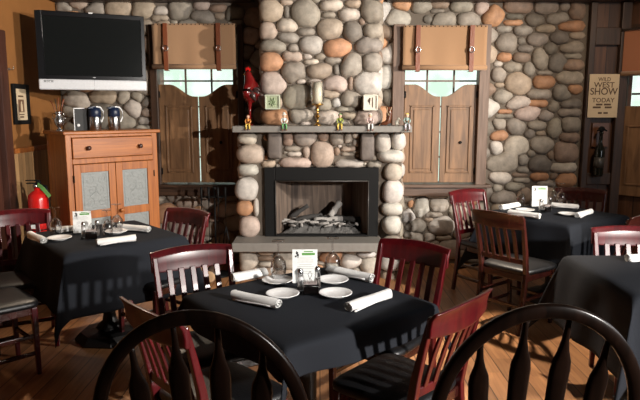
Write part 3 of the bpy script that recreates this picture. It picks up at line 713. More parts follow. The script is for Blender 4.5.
# ================================================================== DINING CHAIRS
def rect(w_, d_): return [(-w_/2, -d_/2), (w_/2, -d_/2), (w_/2, d_/2), (-w_/2, d_/2)]
def back_y(z): return -.185-.10*max(0, (z-.46)/.42)**1.15      # rake of the back
def crest_bow(x): return -.030*(1-(x/.215)**2)                 # the rail bows away from the sitter
def make_chair(label, mat, matd, cushion='vinyl'):
    t = thing('dining_chair', label, 'chair')
    # rear legs that continue as back posts
    for s in (-1, 1):
        path = [(s*.185, -.245, .0), (s*.188, -.205, .25), (s*.19, -.188, .45), (s*.195, back_y(.6), .6), (s*.20, back_y(.74), .74), (s*.203, back_y(.86), .862)]
        secs = [rect(.026, .030), rect(.030, .036), rect(.032, .040), rect(.030, .034), rect(.028, .028), rect(.026, .022)]
        MB().sweep(path, secs, smooth=False, up=(0, 1, 0)).build('back_post', mat, t, bevel=.005)
    for s in (-1, 1):
        MB().sweep([(s*.18, .185, 0), (s*.185, .18, .25), (s*.185, .178, .43)], [rect(.026, .026), rect(.032, .032), rect(.036, .036)], smooth=False, up=(0, 1, 0)).build('leg', mat, t, bevel=.005)
    # crest rail
    n = 16; vs = []; rows = 6
    prof = [(0, 0), (.012, -.004), (.05, -.005), (.085, -.012), (.103, -.026), (.112, -.032)]
    for side in (0, 1):
        for (dz, dy) in prof:
            for i in range(n+1):
                x = -.222+.444*i/n; zz = .775+dz*(1-.10*(1-(x/.222)**2)*0)
                if dz > .08: zz += .014*math.cos(x/.222*PI*.5)-.004
                if dz < .02: zz += .010*(x/.222)**2
                th = .011 if dz < .09 else .009
                vs.append((x, back_y(.80)-.012+crest_bow(x)+dy+(th if side else -th), zz))
    m_ = n+1; fs = []
    for side in (0, 1):
        o_ = side*rows*m_
        for r in range(rows-1):
            for i in range(n):
                q = (o_+r*m_+i, o_+r*m_+i+1, o_+(r+1)*m_+i+1, o_+(r+1)*m_+i); fs.append(q if side == 0 else q[::-1])
    B = rows*m_
    for i in range(n):
        fs.append((i, B+i, B+i+1, i+1)); k = (rows-1)*m_; fs.append((k+i, k+i+1, B+k+i+1, B+k+i))
    for r in range(rows-1):
        fs.append((r*m_, (r+1)*m_, B+(r+1)*m_, B+r*m_)); k = n; fs.append((r*m_+k, B+r*m_+k, B+(r+1)*m_+k, (r+1)*m_+k))
    MB().add(vs, fs, 0, True).build('crest_rail', mat, t, bevel=.004)
    # lower rail and slats
    path = [(x, back_y(.535)+crest_bow(x)*.5, .535) for x in np.linspace(-.185, .185, 9)]
    MB().sweep(path, rect(.018, .038), smooth=False, up=(0, 0, 1)).build('lower_rail', mat, t, bevel=.004)
    for k in range(5):
        x = -.128+.064*k
        pts = [(x, back_y(z)+crest_bow(x)*(.5+.5*(z-.53)/.26)-(.004 if z > .7 else 0), z) for z in (.545, .62, .70, .79)]
        MB().sweep(pts, rect(.030, .011), smooth=False, up=(0, 1, 0)).build('slat', mat, t, bevel=.003)
    # seat
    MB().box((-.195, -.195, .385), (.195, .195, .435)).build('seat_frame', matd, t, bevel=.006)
    sm = MB(); vs = []; rings = [(.94, .430), (1.0, .437), (1.02, .450), (1.0, .465), (.93, .475), (.6, .482), (.2, .484)]
    k = 40
    for f, z in rings:
        for j in range(k):
            a_ = 2*PI*j/k; e = .32; cx = math.copysign(abs(math.cos(a_))**e, math.cos(a_)); sy = math.copysign(abs(math.sin(a_))**e, math.sin(a_))
            wd = .212+.012*sy; vs.append((wd*cx*f, .205*sy*f+.01, z))
    fs = [(r*k+j, r*k+(j+1) % k, (r+1)*k+(j+1) % k, (r+1)*k+j) for r in range(len(rings)-1) for j in range(k)]
    fs += [tuple(reversed(range(k))), tuple((len(rings)-1)*k+j for j in range(k))]
    sm.add(vs, fs, 0, True).build('seat_cushion', M[cushion], t)
    for s in (-1, 1):
        for z in (.14, .25):
            MB().sweep([(s*.184, -.21, z), (s*.184, .18, z)], rect(.018, .024), smooth=False).build('stretcher', matd, t, bevel=.003)
    MB().sweep([(-.184, .182, .20), (.184, .182, .20)], rect(.018, .024), smooth=False).build('stretcher', matd, t, bevel=.003)
    MB().sweep([(-.184, -.215, .20), (.184, -.215, .20)], rect(.018, .024), smooth=False).build('stretcher', matd, t, bevel=.003)
    return t
def chair_pose(pa, pb, away):
    """pa, pb: pixels of the left and right upper tips of the crest rail"""
    A, B_ = G(pa[0], pa[1], .885), G(pb[0], pb[1], .885)
    d = (B_-A); d.z = 0; mid = (A+B_)/2
    nrm = Vector((-d.y, d.x, 0)).normalized()
    if nrm.y < 0: nrm = -nrm
    if not away: nrm = -nrm
    rz = math.atan2(nrm.y, nrm.x)-PI/2
    p = mid+nrm*.325; return (p.x, p.y, 0), rz
red = make_chair('red mahogany slat-back chair at the near table, back left beside the stacked firewood', M['mahog'], M['mahog_dark'])
l, r = chair_pose((150, 252), (228, 243), False); red.location = l; red.rotation_euler = (0, 0, r)
gs = 'red slat-back chairs around the tables'
red['group'] = gs
def put(pa, pb, away, label, src=None):
    l, r = chair_pose(pa, pb, away); return dup(src or red, l, r, label, gs)
put((381, 237), (455, 249), False, 'red mahogany slat-back chair at the near table, directly right of the fireplace hearth')
put((442, 315), (495, 289), True, 'red slat-back chair at the near table, front right, behind the right-hand arched chair')
put((118, 298), (172, 324), True, 'red slat-back chair at the near table, front left, seen through the left-hand arched chair')
put((-16, 213), (48, 208.5), False, 'red slat-back chair behind the left table with the red extinguisher showing behind it')
o = put((158.5, 209.5), (202, 215.5), False, 'red slat-back chair at the left table, standing in front of the fireplace tools'); o.location.x += .05; o.location.y += .12
E3 = dup(red, (-1.99, 3.50, 0), math.radians(-45), 'dark red chair at lower left of which only the seat and legs show', gs)
put((446.5, 192), (482, 188.5), False, 'slat-back chair at the far right table, under the right window sill, second row back')
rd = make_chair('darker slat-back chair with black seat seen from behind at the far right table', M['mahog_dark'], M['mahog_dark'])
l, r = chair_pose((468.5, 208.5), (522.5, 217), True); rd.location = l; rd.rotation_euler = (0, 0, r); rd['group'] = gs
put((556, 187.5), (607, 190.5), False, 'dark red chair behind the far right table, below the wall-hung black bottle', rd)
put((594, 227), (661, 228.5), False, 'shiny red slat-back chair behind the near right table at the right edge')
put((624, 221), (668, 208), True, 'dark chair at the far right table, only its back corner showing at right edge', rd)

# ------------------------------------------------------------------ the two bow-back chairs nearest the viewer
def make_windsor(label):
    t = thing('bow_back_chair', label, 'chair')
    HT = 1.17; SZ = .70; a_ = .243; b_ = .30
    path = []
    zc = HT-b_-.012
    path.append((-a_*.80, -.165, SZ-.02)); path.append((-a_*.93, -.18, SZ+.09))
    for i in range(33):
        q = PI-PI*i/32; z = zc+b_*math.sin(q)
        path.append((a_*math.cos(q), -.165-.10*(z-SZ)/.47, z))
    path.append((a_*.93, -.18, SZ+.09)); path.append((a_*.80, -.165, SZ-.02))
    sec = [(.017*math.copysign(abs(math.cos(v))**.6, math.cos(v)), .012*math.copysign(abs(math.sin(v))**.6, math.sin(v))) for v in [2*PI*j/12 for j in range(12)]]
    MB().sweep(path, sec, up=(0, 1, 0)).build('bow', M['black_wood'], t)
    for k in range(4):
        x = -.150+.100*k; xb = x*.86
        hz_ = zc+b_*math.sqrt(max(0, 1-(x/a_)**2))-.004
        L_ = hz_-SZ; pts = []; secs = []
        for f, wv, dv in ((0, .008, .007), (.15, .010, .008), (.28, .018, .007), (.40, .0235, .007), (.66, .0255, .007), (.715, .0235, .007), (.775, .015, .0075), (.84, .009, .008), (.93, .007, .007), (1.0, .006, .006)):
            z = hz_-L_*(1-f) if False else SZ+L_*f
            # widest part sits a fixed 13 cm under the bow so that all arrows line up with it
            xx = xb+(x-xb)*f
            pts.append((xx, -.155-.10*(z-SZ)/.47, z))
            secs.append([(wv*math.copysign(abs(math.cos(v))**.8, math.cos(v)), dv*math.sin(v)) for v in [2*PI*j/10 for j in range(10)]])
        MB().sweep(pts, secs, up=(0, 1, 0)).build('arrow_spindle', M['black_wood'], t)
    sv = MB(); vs = []; k = 36; rings = [(.80, SZ-.045), (.95, SZ-.035), (1.0, SZ-.018), (.98, SZ-.004), (.90, SZ), (.5, SZ-.012), (.1, SZ-.014)]
    for f, z in rings:
        for j in range(k):
            q = 2*PI*j/k; e = .55; cx = math.copysign(abs(math.cos(q))**e, math.cos(q)); sy = math.copysign(abs(math.sin(q))**e, math.sin(q))
            vs.append((.225*cx*f*(1+.06*sy), .205*sy*f, z))
    fs = [(r*k+j, r*k+(j+1) % k, (r+1)*k+(j+1) % k, (r+1)*k+j) for r in range(len(rings)-1) for j in range(k)]+[tuple(reversed(range(k))), tuple((len(rings)-1)*k+j for j in range(k))]
    sv.add(vs, fs, 0, True).build('saddle_seat', M['black_wood'], t)
    for sx in (-1, 1):
        for sy in (-1, 1):
            p0, p1 = Vector((sx*.15, sy*.13, SZ-.03)), Vector((sx*.215, sy*.205, 0))
            MB().tube([p0.lerp(p1, f) for f in (0, .15, .3, .45, .6, .8, 1)], [.013, .018, .021, .015, .019, .015, .011], 10).build('leg', M['black_wood'], t)
    for z in (.22, .34):
        f = (SZ-.03-z)/(SZ-.03); x = .15+.065*f; y = .13+.075*f
        for s in ((-1, 1) if z < .3 else (1,)):
            if z < .3: MB().tube([(-x, s*y, z), (x, s*y, z)], .010).build('stretcher', M['black_wood'], t)
        if z > .3:
            for s in (-1, 1): MB().tube([(s*x, -y, z), (s*x, y, z)], .010).build('stretcher', M['black_wood'], t)
    return t
wa = make_windsor('black arched bow-back chair nearest the viewer, left of centre'); wa['group'] = 'arched chairs in the foreground'
pw = G(194.5, 312.5, 1.165); wa.location = (pw.x, pw.y+.25, 0)
pw = G(549, 306, 1.165); dup(wa, (pw.x, pw.y+.25, 0), 0, 'black arched bow-back chair nearest the viewer, at lower right')

# ================================================================== TABLES AND CLOTHS
def make_table(label):
    t = thing('pedestal_table', label, 'table', group='square pedestal tables under black cloths')
    MB().box((-.40, -.40, .70), (.40, .40, .738)).build('tabletop', M['black_wood'], t, bevel=.008)
    MB().lathe([(.09, .085), (.085, .10), (.05, .13), (.042, .18), (.042, .62), (.06, .66), (.16, .685), (.16, .699)], 20).build('pedestal', M['cast'], t)
    MB().lathe([(.235, .001), (.24, .012), (.225, .035), (.2, .06), (.1, .08), (.09, .09)], 8, mat=Matrix.Rotation(PI/8, 4, 'Z'), smooth=False).build('base_plate', M['cast'], t)
    return t
def cloth(label, cx, cy, rz, T=.83, O=.36, seed=0, z=.752, ck=0):
    rnd = random.Random(seed); ph = [rnd.uniform(0, 6.28) for _ in range(8)]
    h = T/2; n = 16; no = 10
    cs = [-h-O+O*i/no for i in range(no)]+[-h+T*i/n for i in range(n+1)]+[h+O*(i+1)/no for i in range(no)]
    k = len(cs); vs = []
    for v in cs:
        for u in cs:
            eu, ev = max(0, abs(u)-h), max(0, abs(v)-h); su_, sv_ = math.copysign(1, u), math.copysign(1, v)
            bx, by = max(-h, min(h, u)), max(-h, min(h, v))
            if eu == 0 and ev == 0:
                edge = max(abs(u), abs(v))/h
                vs.append((u, v, z-.004*max(0, edge-.93)/.07+.0015*math.sin(u*9+ph[0])*math.sin(v*8+ph[1]))); continue
            r = math.hypot(eu, ev); phi = math.atan2(ev, eu); r *= 1+ck*math.sin(2*phi)**2
            if eu > 0 and ev > 0:
                dx, dy = math.cos(phi)*su_, math.sin(phi)*sv_; g = .26*math.sin(2*phi)**1.2; fl = .10
                fold = .022*math.sin(phi*6+ph[2]+su_)*math.sin(2*phi)*min(1, r/.15)
                X = bx+dx*r*fl+su_*.707*r*g+dx*fold; Y = by+dy*r*fl+sv_*.707*r*g+dy*fold
                Z = z-.006-r*math.sqrt(max(.1, 1-(fl+g)**2))
            elif eu > 0:
                d = r*.10+min(1, r/.12)*(.016*math.sin(v*9+ph[3]+su_)+.009*math.sin(v*19+ph[4]))+.008; X = bx+su_*d; Y = v; Z = z-.006-r*.985
            else:
                d = r*.10+min(1, r/.12)*(.016*math.sin(u*9+ph[5]+sv_)+.009*math.sin(u*19+ph[6]))+.008; X = u; Y = by+sv_*d; Z = z-.006-r*.985
            vs.append((X, Y, Z))
    fs = [(i*k+j, i*k+j+1, (i+1)*k+j+1, (i+1)*k+j) for i in range(k-1) for j in range(k-1)]
    mb = MB().add(vs, fs, 0, True); o = mb.build('tablecloth', M['cloth'], sub=1, loc=(cx, cy, 0), rz=rz)
    md = o.modifiers.new('thick', 'SOLIDIFY'); md.thickness = .0025; md.offset = 1
    return tag(o, label, 'tablecloth', 'black tablecloths')
# four tables: centre and turn worked out from their visible corners
L_, R_ = G(184, 294, .75), G(437, 303, .75)
c1 = (L_+R_)/2; a1 = math.atan2(R_.y-L_.y, R_.x-L_.x)+PI/4
F_ = G(65, 254, .75)
a2 = .72; ux_ = Vector((math.cos(a2), math.sin(a2), 0)); uy_ = Vector((-ux_.y, ux_.x, 0)); c2 = F_+ux_*.41+uy_*.41
F3 = G(569.5, 226, .75); R3 = G(620, 217, .75); a3 = math.atan2(R3.y-F3.y, R3.x-F3.x); ux_ = Vector((math.cos(a3), math.sin(a3), 0)); uy_ = Vector((-ux_.y, ux_.x, 0)); c3 = F3+ux_*.415+uy_*.415
F4 = G(633, 297, .75); a4 = 0.0; c4 = Vector((F4.x+.42, F4.y+.41, 0))
tb = make_table('square pedestal table under the black cloth nearest the viewer'); tb.location = (c1.x, c1.y, 0); tb.rotation_euler = (0, 0, a1)
dup(tb, (c2.x, c2.y, 0), a2, 'pedestal table at left whose black base shows under its cloth')
dup(tb, (c3.x, c3.y, 0), a3, 'pedestal table under the far right cloth, before the stone wall')
dup(tb, (c4.x, c4.y, 0), a4, 'pedestal table under the cloth at the right edge of the view')
cloth('charcoal cloth on the central near table, set with four white napkins', c1.x, c1.y, a1, seed=1, O=.125, ck=.75)
cloth('black cloth on the left table in front of the orange cabinet', c2.x, c2.y, a2, seed=2, O=.40, T=.82)
cloth('charcoal cloth on the far right table before the stone wall', c3.x, c3.y, a3, seed=3, O=.42)
cloth('charcoal cloth on the near right table, cut off by the right edge', c4.x, c4.y, a4, seed=4, O=.40)
TZ = .7565
# ------------------------------------------------------------------ table settings
def make_plate():
    t = MB().lathe([(.001, .004), (.042, .004), (.045, 0), (.048, .0), (.052, .005), (.076, .014), (.0785, .0155), (.0775, .018), (.074, .0175), (.05, .009), (.044, .007), (.001, .007)], 36)
    return t.build('side_plate', M['china'])
plate0 = make_plate(); used_plate = []
def plate(px, py, label, grp, z=TZ, s=1.0):
    o = plate0 if not used_plate else plate0.copy()
    if used_plate: COL.objects.link(o)
    used_plate.append(1); p = G(px, py, z+.01); o.location = (p.x, p.y, z); o.scale = (s, s, 1); tag(o, label, 'plate', grp)
def make_napkin(seed):
    rnd = random.Random(seed); L = .235; n = 15; k = 22; vs = []; 
    mb = MB()
    for i in range(n):
        f = i/(n-1); x = -L/2+L*f; r = .0225*(1+.10*(f-.5))*(1+.03*math.sin(f*9+seed))
        for j in range(k):
            q = 2*PI*j/k; w_ = 1+.05*math.sin(3*q+seed+f*3); vs.append((x+.004*math.sin(q*2+seed) if i in (0, n-1) else x, r*w_*1.15*math.cos(q), max(0, .021+r*w_*.93*math.sin(q))))
    fs = [(i*k+j, i*k+(j+1) % k, (i+1)*k+(j+1) % k, (i+1)*k+j) for i in range(n-1) for j in range(k)]
    mb.add(vs, fs, 0, True)
    # rolled ends: spiral ridges
    for e in (-1, 1):
        sp = [(e*(L/2+.001), (.024-.0032*q)*math.cos(q*1.9), .021+(.0205-.003*q)*math.sin(q*1.9)) for q in np.linspace(0, 6.2, 40)]
        mb.tube(sp, .0022, 5)
        mb.lathe([(.001, 0), (.012, .0), (.0225, .001)], 14, (e*(L/2-.004), 0, .021), mat=Matrix.Rotation(PI/2, 4, 'Y'))
    # loose flap along one side
    fl = [(x, -.024-.004*math.sin(x*20+seed), .010+.006*math.sin(x*13)) for x in np.linspace(-L/2+.01, L/2-.02, 10)]
    mb.tube(fl, .004, 6)
    return mb.build('rolled_napkin', M['napkin'])
naps = [make_napkin(1), make_napkin(5)]; nuse = [0, 0]; ncount = [0]
def napkin(pa, pb, label, grp, z=TZ, long=None):
    v = ncount[0] % 2; ncount[0] += 1; src = naps[v]; o = src if nuse[v] == 0 else src.copy()
    if nuse[v]: COL.objects.link(o)
    nuse[v] = 1; A = G(pa[0], pa[1], z+.022); B = G(pb[0], pb[1], z+.022)
    o.location = ((A.x+B.x)/2, (A.y+B.y)/2, z); o.rotation_euler = (0, 0, math.atan2(B.y-A.y, B.x-A.x))
    Lr = (B-A).length; o.scale = (max(.8, min(1.15, Lr/.235)), 1, 1); tag(o, label, 'napkin', grp)
def make_wine():
    prof_o = [(.033, 0), (.0385, .03), (.041, .055), (.037, .085), (.020, .108), (.006, .118), (.0045, .13), (.0042, .175), (.006, .184), (.02, .188), (.034, .190), (.034, .1925), (.001, .1925)]
    prof_i = [(.001, .1125), (.018, .1055), (.0355, .084), (.0393, .055), (.0369, .03), (.0315, 0)]
    mb = MB(); prof = list(reversed(prof_o))+[(.0315, 0)]+list(reversed(prof_i))[1:]
    mb.lathe(prof, 28); return mb.build('wine_glass', M['glass'])
wine0 = make_wine(); used_w = []
def wine(px, py, label, grp, z=TZ, s=1.0):
    o = wine0 if not used_w else wine0.copy()
    if used_w: COL.objects.link(o)
    used_w.append(1); p = G(px, py, z); o.location = (p.x, p.y, z+.0005); o.scale = (s, s, s); tag(o, label, 'glass', grp)
def shaker(px, py, kind, label, grp, z=TZ, rz=0):
    p = G(px, py, z); t = thing('salt_shaker' if kind == 'salt' else 'pepper_shaker', label, 'shaker', (p.x, p.y, z), rz, grp)
    MB().lathe([(.017, 0), (.0185, .004), (.017, .03), (.0135, .075), (.0125, .083), (.011, .083), (.0118, .07), (.0155, .03), (.016, .006), (.001, .005)], 12, smooth=True).build('glass_body', M['glass'], t)
    MB().lathe([(.0168, .006), (.0155, .03), (.0128, .072 if kind == 'salt' else .045), (.001, .062 if kind == 'salt' else .045)], 12).build('contents', M['salt' if kind == 'salt' else 'pepper'], t)
    MB().lathe([(.0135, .083), (.0142, .085), (.0138, .098), (.009, .106), (.001, .109)], 14).build('cap', M['steel'], t)
    return t
smoke = glass_mat('smoked_plastic', (.35, .30, .28), .08)
def caddy(px, py, label, grp, z=TZ, rz=.1):
    p = G(px, py, z); t = thing('sugar_caddy', label, 'caddy', (p.x, p.y, z), rz, grp)
    MB().box((-.036, -.026, .001), (.036, .026, .006)).box((-.036, -.026, .006), (.036, -.0225, .05)).box((-.036, .0225, .006), (.036, .026, .05)).box((-.036, -.0225, .006), (-.0325, .0225, .05)).box((.0325, -.0225, .006), (.036, .0225, .05)).build('caddy_box', smoke, t, bevel=.001)
    MB().tube([(.0, .012*0+.028, .03), (0, .028, .06), (-.01, .028, .085), (0, .028, .10), (.01, .028, .085), (.0, .028, .06)], .0016, 6).tube([(-.037, -.027, .042), (.037, -.027, .042), (.037, .027, .042), (-.037, .027, .042)], .0014, 6, closed=True).build('wire_handle', M['steel'], t)
    k = MB()
    for i in range(9): k.box((-.030+.0068*i, -.020, .007), (-.0265+.0068*i, .020, .058+.003*(i % 3)))
    k.build('sweetener_packets', [tone('packet_%d' % len(bpy.data.materials), (.45, .38, .36))], t)
    return t
def menu(px, py, w_, h_, rz, label, grp, z=TZ):
    p = G(px, py, z); t = thing('menu_card', label, 'menu', (p.x, p.y, z+.001), rz, grp)
    MB().add([(-w_/2, 0, 0), (w_/2, 0, 0), (w_/2, .022, h_), (-w_/2, .022, h_)], [(0, 1, 2, 3)]).add([(-w_/2, .05, 0), (w_/2, .05, 0), (w_/2, .0235, h_), (-w_/2, .0235, h_)], [(3, 2, 1, 0)]).build('folded_card', M['card'], t).modifiers.new('s', 'SOLIDIFY').thickness = .0012
    def on(x0, x1, z0, z1): return [(x0*w_, .022*z0-.0014, z0*h_), (x1*w_, .022*z0-.0014, z0*h_), (x1*w_, .022*z1-.0014, z1*h_), (x0*w_, .022*z1-.0014, z1*h_)]
    g = MB().add(on(-.12, .40, .83, .90), [(0, 1, 2, 3)]).add(on(-.04, .32, .925, .955), [(0, 1, 2, 3)]); g.build('green_heading', M['green_ink'], t)
    g = MB()
    for (x0, x1, z0, z1) in ((-.36, -.27, .86, .93), (-.33, -.24, .80, .87), (-.40, -.33, .77, .82), (-.29, -.26, .74, .80), (-.35, -.31, .91, .95)): g.add(on(x0, x1, z0, z1), [(0, 1, 2, 3)])
    g.build('black_emblem', M['ink'], t)
    g = MB()
    for i, z_ in enumerate((.74, .68, .62, .54, .48, .42, .34, .28)):
        q = .30 if i % 3 else .22; g.add(on(-q, q+.05, z_, z_+.014), [(0, 1, 2, 3)])
    g.build('fine_print', tone('grey_ink_%d' % len(bpy.data.materials), (.45, .45, .45)), t)
    return t
n1, n2, n3 = 'napkins on the central table', 'napkins on the left table', 'napkins on the far right table'
p1, p2, p3 = 'plates on the central table', 'plates on the left table', 'plates on the far right table'
g1, g2, g3 = 'glasses on the central table', 'glasses on the left table', 'glasses on the far right table'
plate(282.7, 294, 'round white side plate at the front left of the central table', p1)
plate(335.5, 293.5, 'round white side plate at the front right of the central table', p1)
plate(277.5, 280.5, 'white side plate at back left of central table, under the upturned glass', p1)
plate(333, 280, 'white side plate at back right of central table, beside the rolled napkin', p1)
napkin((234, 294), (278, 304), 'white rolled napkin front left on the central table, its end facing the viewer', n1)
napkin((348, 307), (389, 293), 'white rolled napkin at the front right corner of the central table', n1)
napkin((235, 276.5), (263, 272), 'short-looking white rolled napkin back left on central table, beside the hearth', n1)
napkin((328, 268.5), (373, 278), 'white rolled napkin back right on the central table, behind the plates', n1)
wine(278.5, 277.5, 'upturned stemmed glass at the left of the menu card on central table', g1, z=TZ+.008)
wine(332.5, 273.5, 'upturned stemmed glass at the right of the menu card on central table', g1)
p = G(281, 278, TZ+.01); 
menu(305, 283, .125, .165, .03, 'white menu card with green heading standing on the central table', None)
shaker(300.5, 290.5, 'salt', 'glass salt shaker in front of the menu card on the central table', None)
shaker(317.5, 287.5, 'pepper', 'slim pepper shaker behind the sugar caddy on the central table', None)
caddy(310.5, 293.5, 'dark see-through sugar caddy with wire handle on the central table', None)
# left table
plate(59.5, 238, 'white side plate at the near-left of the left table beside the wine glass', p2)
plate(116, 231.5, 'white side plate behind the glasses on the left table', p2)
napkin((28, 233), (46, 241.5), 'white rolled napkin at the left end of the left table, pointing to the plate', n2)
napkin((97, 242), (135, 237.5), 'white rolled napkin lying along the front of the left table', n2)
napkin((118, 226), (150, 229.5), 'white rolled napkin at the right end of the left table', n2)
napkin((62, 229), (80, 227.5), 'cream rolled napkin half hidden behind the menu card, left table', n2)
wine(56, 234.5, 'upturned stemmed glass standing alone at the left of the left table', g2)
wine(108, 235.5, 'upturned stemmed glass beside the shakers on the left table', g2, s=.92)
wine(117.5, 231, 'upturned stemmed glass right of the menu card on the left table', g2, z=TZ+.008)
menu(82.5, 233, .12, .15, .25, 'white menu card standing on the left table before the orange cabinet', None)
shaker(84, 237.5, 'salt', 'salt shaker at the foot of the menu card on the left table', None)
shaker(97.5, 235.5, 'pepper', 'pepper shaker right of the menu card on the left table', None)
caddy(91.5, 238.5, 'dark sugar caddy between the two shakers on the left table', None, rz=.3)
# far right table
plate(525, 210, 'white side plate on the left side of the far right table', p3)
plate(560, 206, 'white side plate at the back of the far right table', p3)
plate(568, 214, 'white side plate near the front of the far right table', p3)
napkin((501, 207), (518, 204.5), 'white rolled napkin furthest left on the far right table', n3)
napkin((509, 211.5), (540, 216), 'white rolled napkin in front of the salt shaker on the far right table', n3)
napkin((552, 204.5), (578, 207), 'white rolled napkin at the back of the far right table, right of the card', n3)
napkin((574, 216), (593, 210.5), 'white rolled napkin nearest the front corner of the far right table', n3)
napkin((632, 257.5), (652, 256.5), 'white rolled napkin on the near right table at the right edge', None)
wine(520.5, 205.5, 'upturned stemmed glass left of the card on the far right table', g3)
wine(552.5, 202.5, 'upturned stemmed glass just right of the card on the far right table', g3)
wine(560.5, 204, 'upturned stemmed glass furthest right on the far right table', g3)
menu(539.5, 206.5, .135, .18, -.05, 'blank-looking white menu card on the far right table before the stones', None)
shaker(540.5, 211.5, 'salt', 'salt shaker before the menu card on the far right table', None)
shaker(549.5, 209.5, 'pepper', 'pepper shaker right of the caddy on the far right table', None)
caddy(545.5, 212, 'dark sugar caddy on the far right table beside the salt shaker', None, rz=.5)

# ================================================================== CABINET (pie safe) set across the corner
cL, cR = G(66.5, 133, 1.43), G(160, 128.6, 1.43)
cz = 1.42
cLx = Vector((-2.12, 5.02, 0)); cRx = Vector((-1.56, 5.62, 0))
cz = P(66.5, 131.5, cLx.y).z
cLx.x = P(67, 170, cLx.y).x; cRx.x = P(158, 170, cRx.y).x
dv = cRx-cLx; CW = dv.length; ca = math.atan2(dv.y, dv.x)
cab = thing('pie_safe_cabinet', 'orange pine cabinet with one drawer and tin-panelled doors in the left corner', 'cabinet', ((cLx+cRx)/2).to_tuple(), ca)
CD = .40; hw = CW/2
mb = MB().box((-hw, .0, .0), (-hw+.05, .05, cz-.03)).box((hw-.05, 0, 0), (hw, .05, cz-.03)).box((-hw, .05, .08), (-hw+.02, CD, cz-.03)).box((hw-.02, .05, .08), (hw, CD, cz-.03)).box((-hw, CD-.02, .08), (hw, CD, cz-.03))
mb.box((-hw+.02, .02, .10), (hw-.02, CD-.02, .13)).box((-hw, CD-.04, 0), (-hw+.05, CD+.001, .2)).box((hw-.05, CD-.04, 0), (hw, CD+.001, .2))
zd1 = cz-.045; zd0 = cz-.235; zr0 = zd0-.045
mb.box((-hw+.05, 0, cz-.055), (hw-.05, .04, cz-.03)).box((-hw+.05, .0, zr0), (hw-.05, .04, zd0)).box((-hw+.05, 0, .10), (hw-.05, .04, .17))
mb.build('cabinet_body', M['cabinet'], cab, bevel=.004)
MB().box((-hw-.025, -.03, cz-.03), (hw+.025, CD+.02, cz)).build('cabinet_top', M['cabinet_h'], cab, bevel=.008)
dw = MB().box((-hw+.054, -.012, zd0+.004), (hw-.054, .2, cz-.059)).build('drawer', M['cabinet_h'], cab, bevel=.005)
def knob(x, z, par, m=M['cabinet']): MB().lathe([(.008, 0), (.008, .012), (.018, .02), (.02, .03), (.014, .037), (.001, .039)], 16, (x, -.012, z), mat=Matrix.Rotation(PI/2, 4, 'X')).build('knob', m, par)
knob(-.24, (zd0+cz-.055)/2, dw, M['door_wood']); knob(.24, (zd0+cz-.055)/2, dw, M['door_wood'])
for s in (-1, 1):
    x0, x1 = (-hw+.052, -.002) if s < 0 else (.002, hw-.052); z0, z1 = .174, zr0-.004; zm = z0+(z1-z0)*.55
    fwid = .062; mb = MB().box((x0, -.012, z0), (x0+fwid, .012, z1)).box((x1-fwid, -.012, z0), (x1, .012, z1))
    for a_, b_ in ((z0, z0+.07), (zm-.035, zm+.035), (z1-.07, z1)): mb.box((x0+fwid, -.011, a_), (x1-fwid, .011, b_))
    d_ = mb.build('door', M['cabinet'], cab, bevel=.003)
    for a_, b_ in ((z0+.07, zm-.035), (zm+.035, z1-.07)):
        mt = MB().box((x0+fwid-.004, .0, a_-.004), (x1-fwid+.004, .004, b_+.004))
        # punched scroll pattern: curls and a border
        cx_, cz_ = (x0+x1)/2, (a_+b_)/2; wx, wz = (x1-x0)/2-fwid-.02, (b_-a_)/2-.02
        for (qx, qz, sg) in ((-.5, .66, 1), (.5, .66, -1), (-.5, -.66, -1), (.5, -.66, 1), (-.3, .05, 1), (.35, .0, -1)):
            mt.tube([(cx_+qx*wx+(.008+.0045*q)*math.cos(q*sg), -.001, cz_+qz*wz+(.008+.0045*q)*math.sin(q)) for q in np.linspace(0, 7.5, 26)], .0013, 5, up=(0, 1, 0))
        mt.tube([(cx_-wx, -.001, cz_-wz), (cx_+wx, -.001, cz_-wz), (cx_+wx, -.001, cz_+wz), (cx_-wx, -.001, cz_+wz)], .002, 5, closed=True, up=(0, 1, 0))
        mt.tube([(cx_-wx*.5, -.001, cz_-wz*.3), (cx_, -.001, cz_), (cx_+wx*.2, -.001, cz_+wz*.4)], .0013, 5, up=(0, 1, 0))
        mt.build('tin_panel', M['tin'], d_)
    if s > 0: knob(x0+.03, zm+.01, d_)
    for hz_ in (z0+.12, z1-.12): MB().tube([(x0-.002 if s < 0 else x1+.002, -.016, hz_-.03), (x0-.002 if s < 0 else x1+.002, -.016, hz_+.03)], .005).build('hinge', M['iron'], d_)
cabM = Matrix.Translation(((cLx+cRx)/2))@Matrix.Rotation(ca, 4, 'Z')
def oncab(px, py, z=None):
    return G(px, py, (z if z is not None else cz))
# silver urn with sticks
def atcab(x, y): v = cabM@Vector((x, y, 0)); return (v.x, v.y, cz)
def cabx(px, y):
    # local x on the cabinet top for an image column
    best = min(np.linspace(-hw-.05, hw+.05, 200), key=lambda q: abs((cabM@Vector((q, y, 0))).x/(cabM@Vector((q, y, 0))).y*1.0-(px-320)/FPX*1.01)); return float(best)
t = thing('pewter_urn', 'silver footed urn holding wooden sticks on the left end of orange cabinet', 'urn', atcab(cabx(64, .12), .12))
MB().lathe([(.03, 0), (.032, .006), (.014, .02), (.012, .03), (.03, .045), (.040, .075), (.038, .10), (.024, .125), (.022, .15), (.030, .165), (.026, .165), (.018, .15), (.02, .125), (.03, .09), (.001, .06)], 20).build('urn_body', M['steel'], t)
for s in (-1, 1): MB().tube([(s*.022, 0, .15), (s*.05, 0, .145), (s*.052, 0, .11), (s*.036, 0, .085)], .004, 6).build('handle', M['steel'], t)
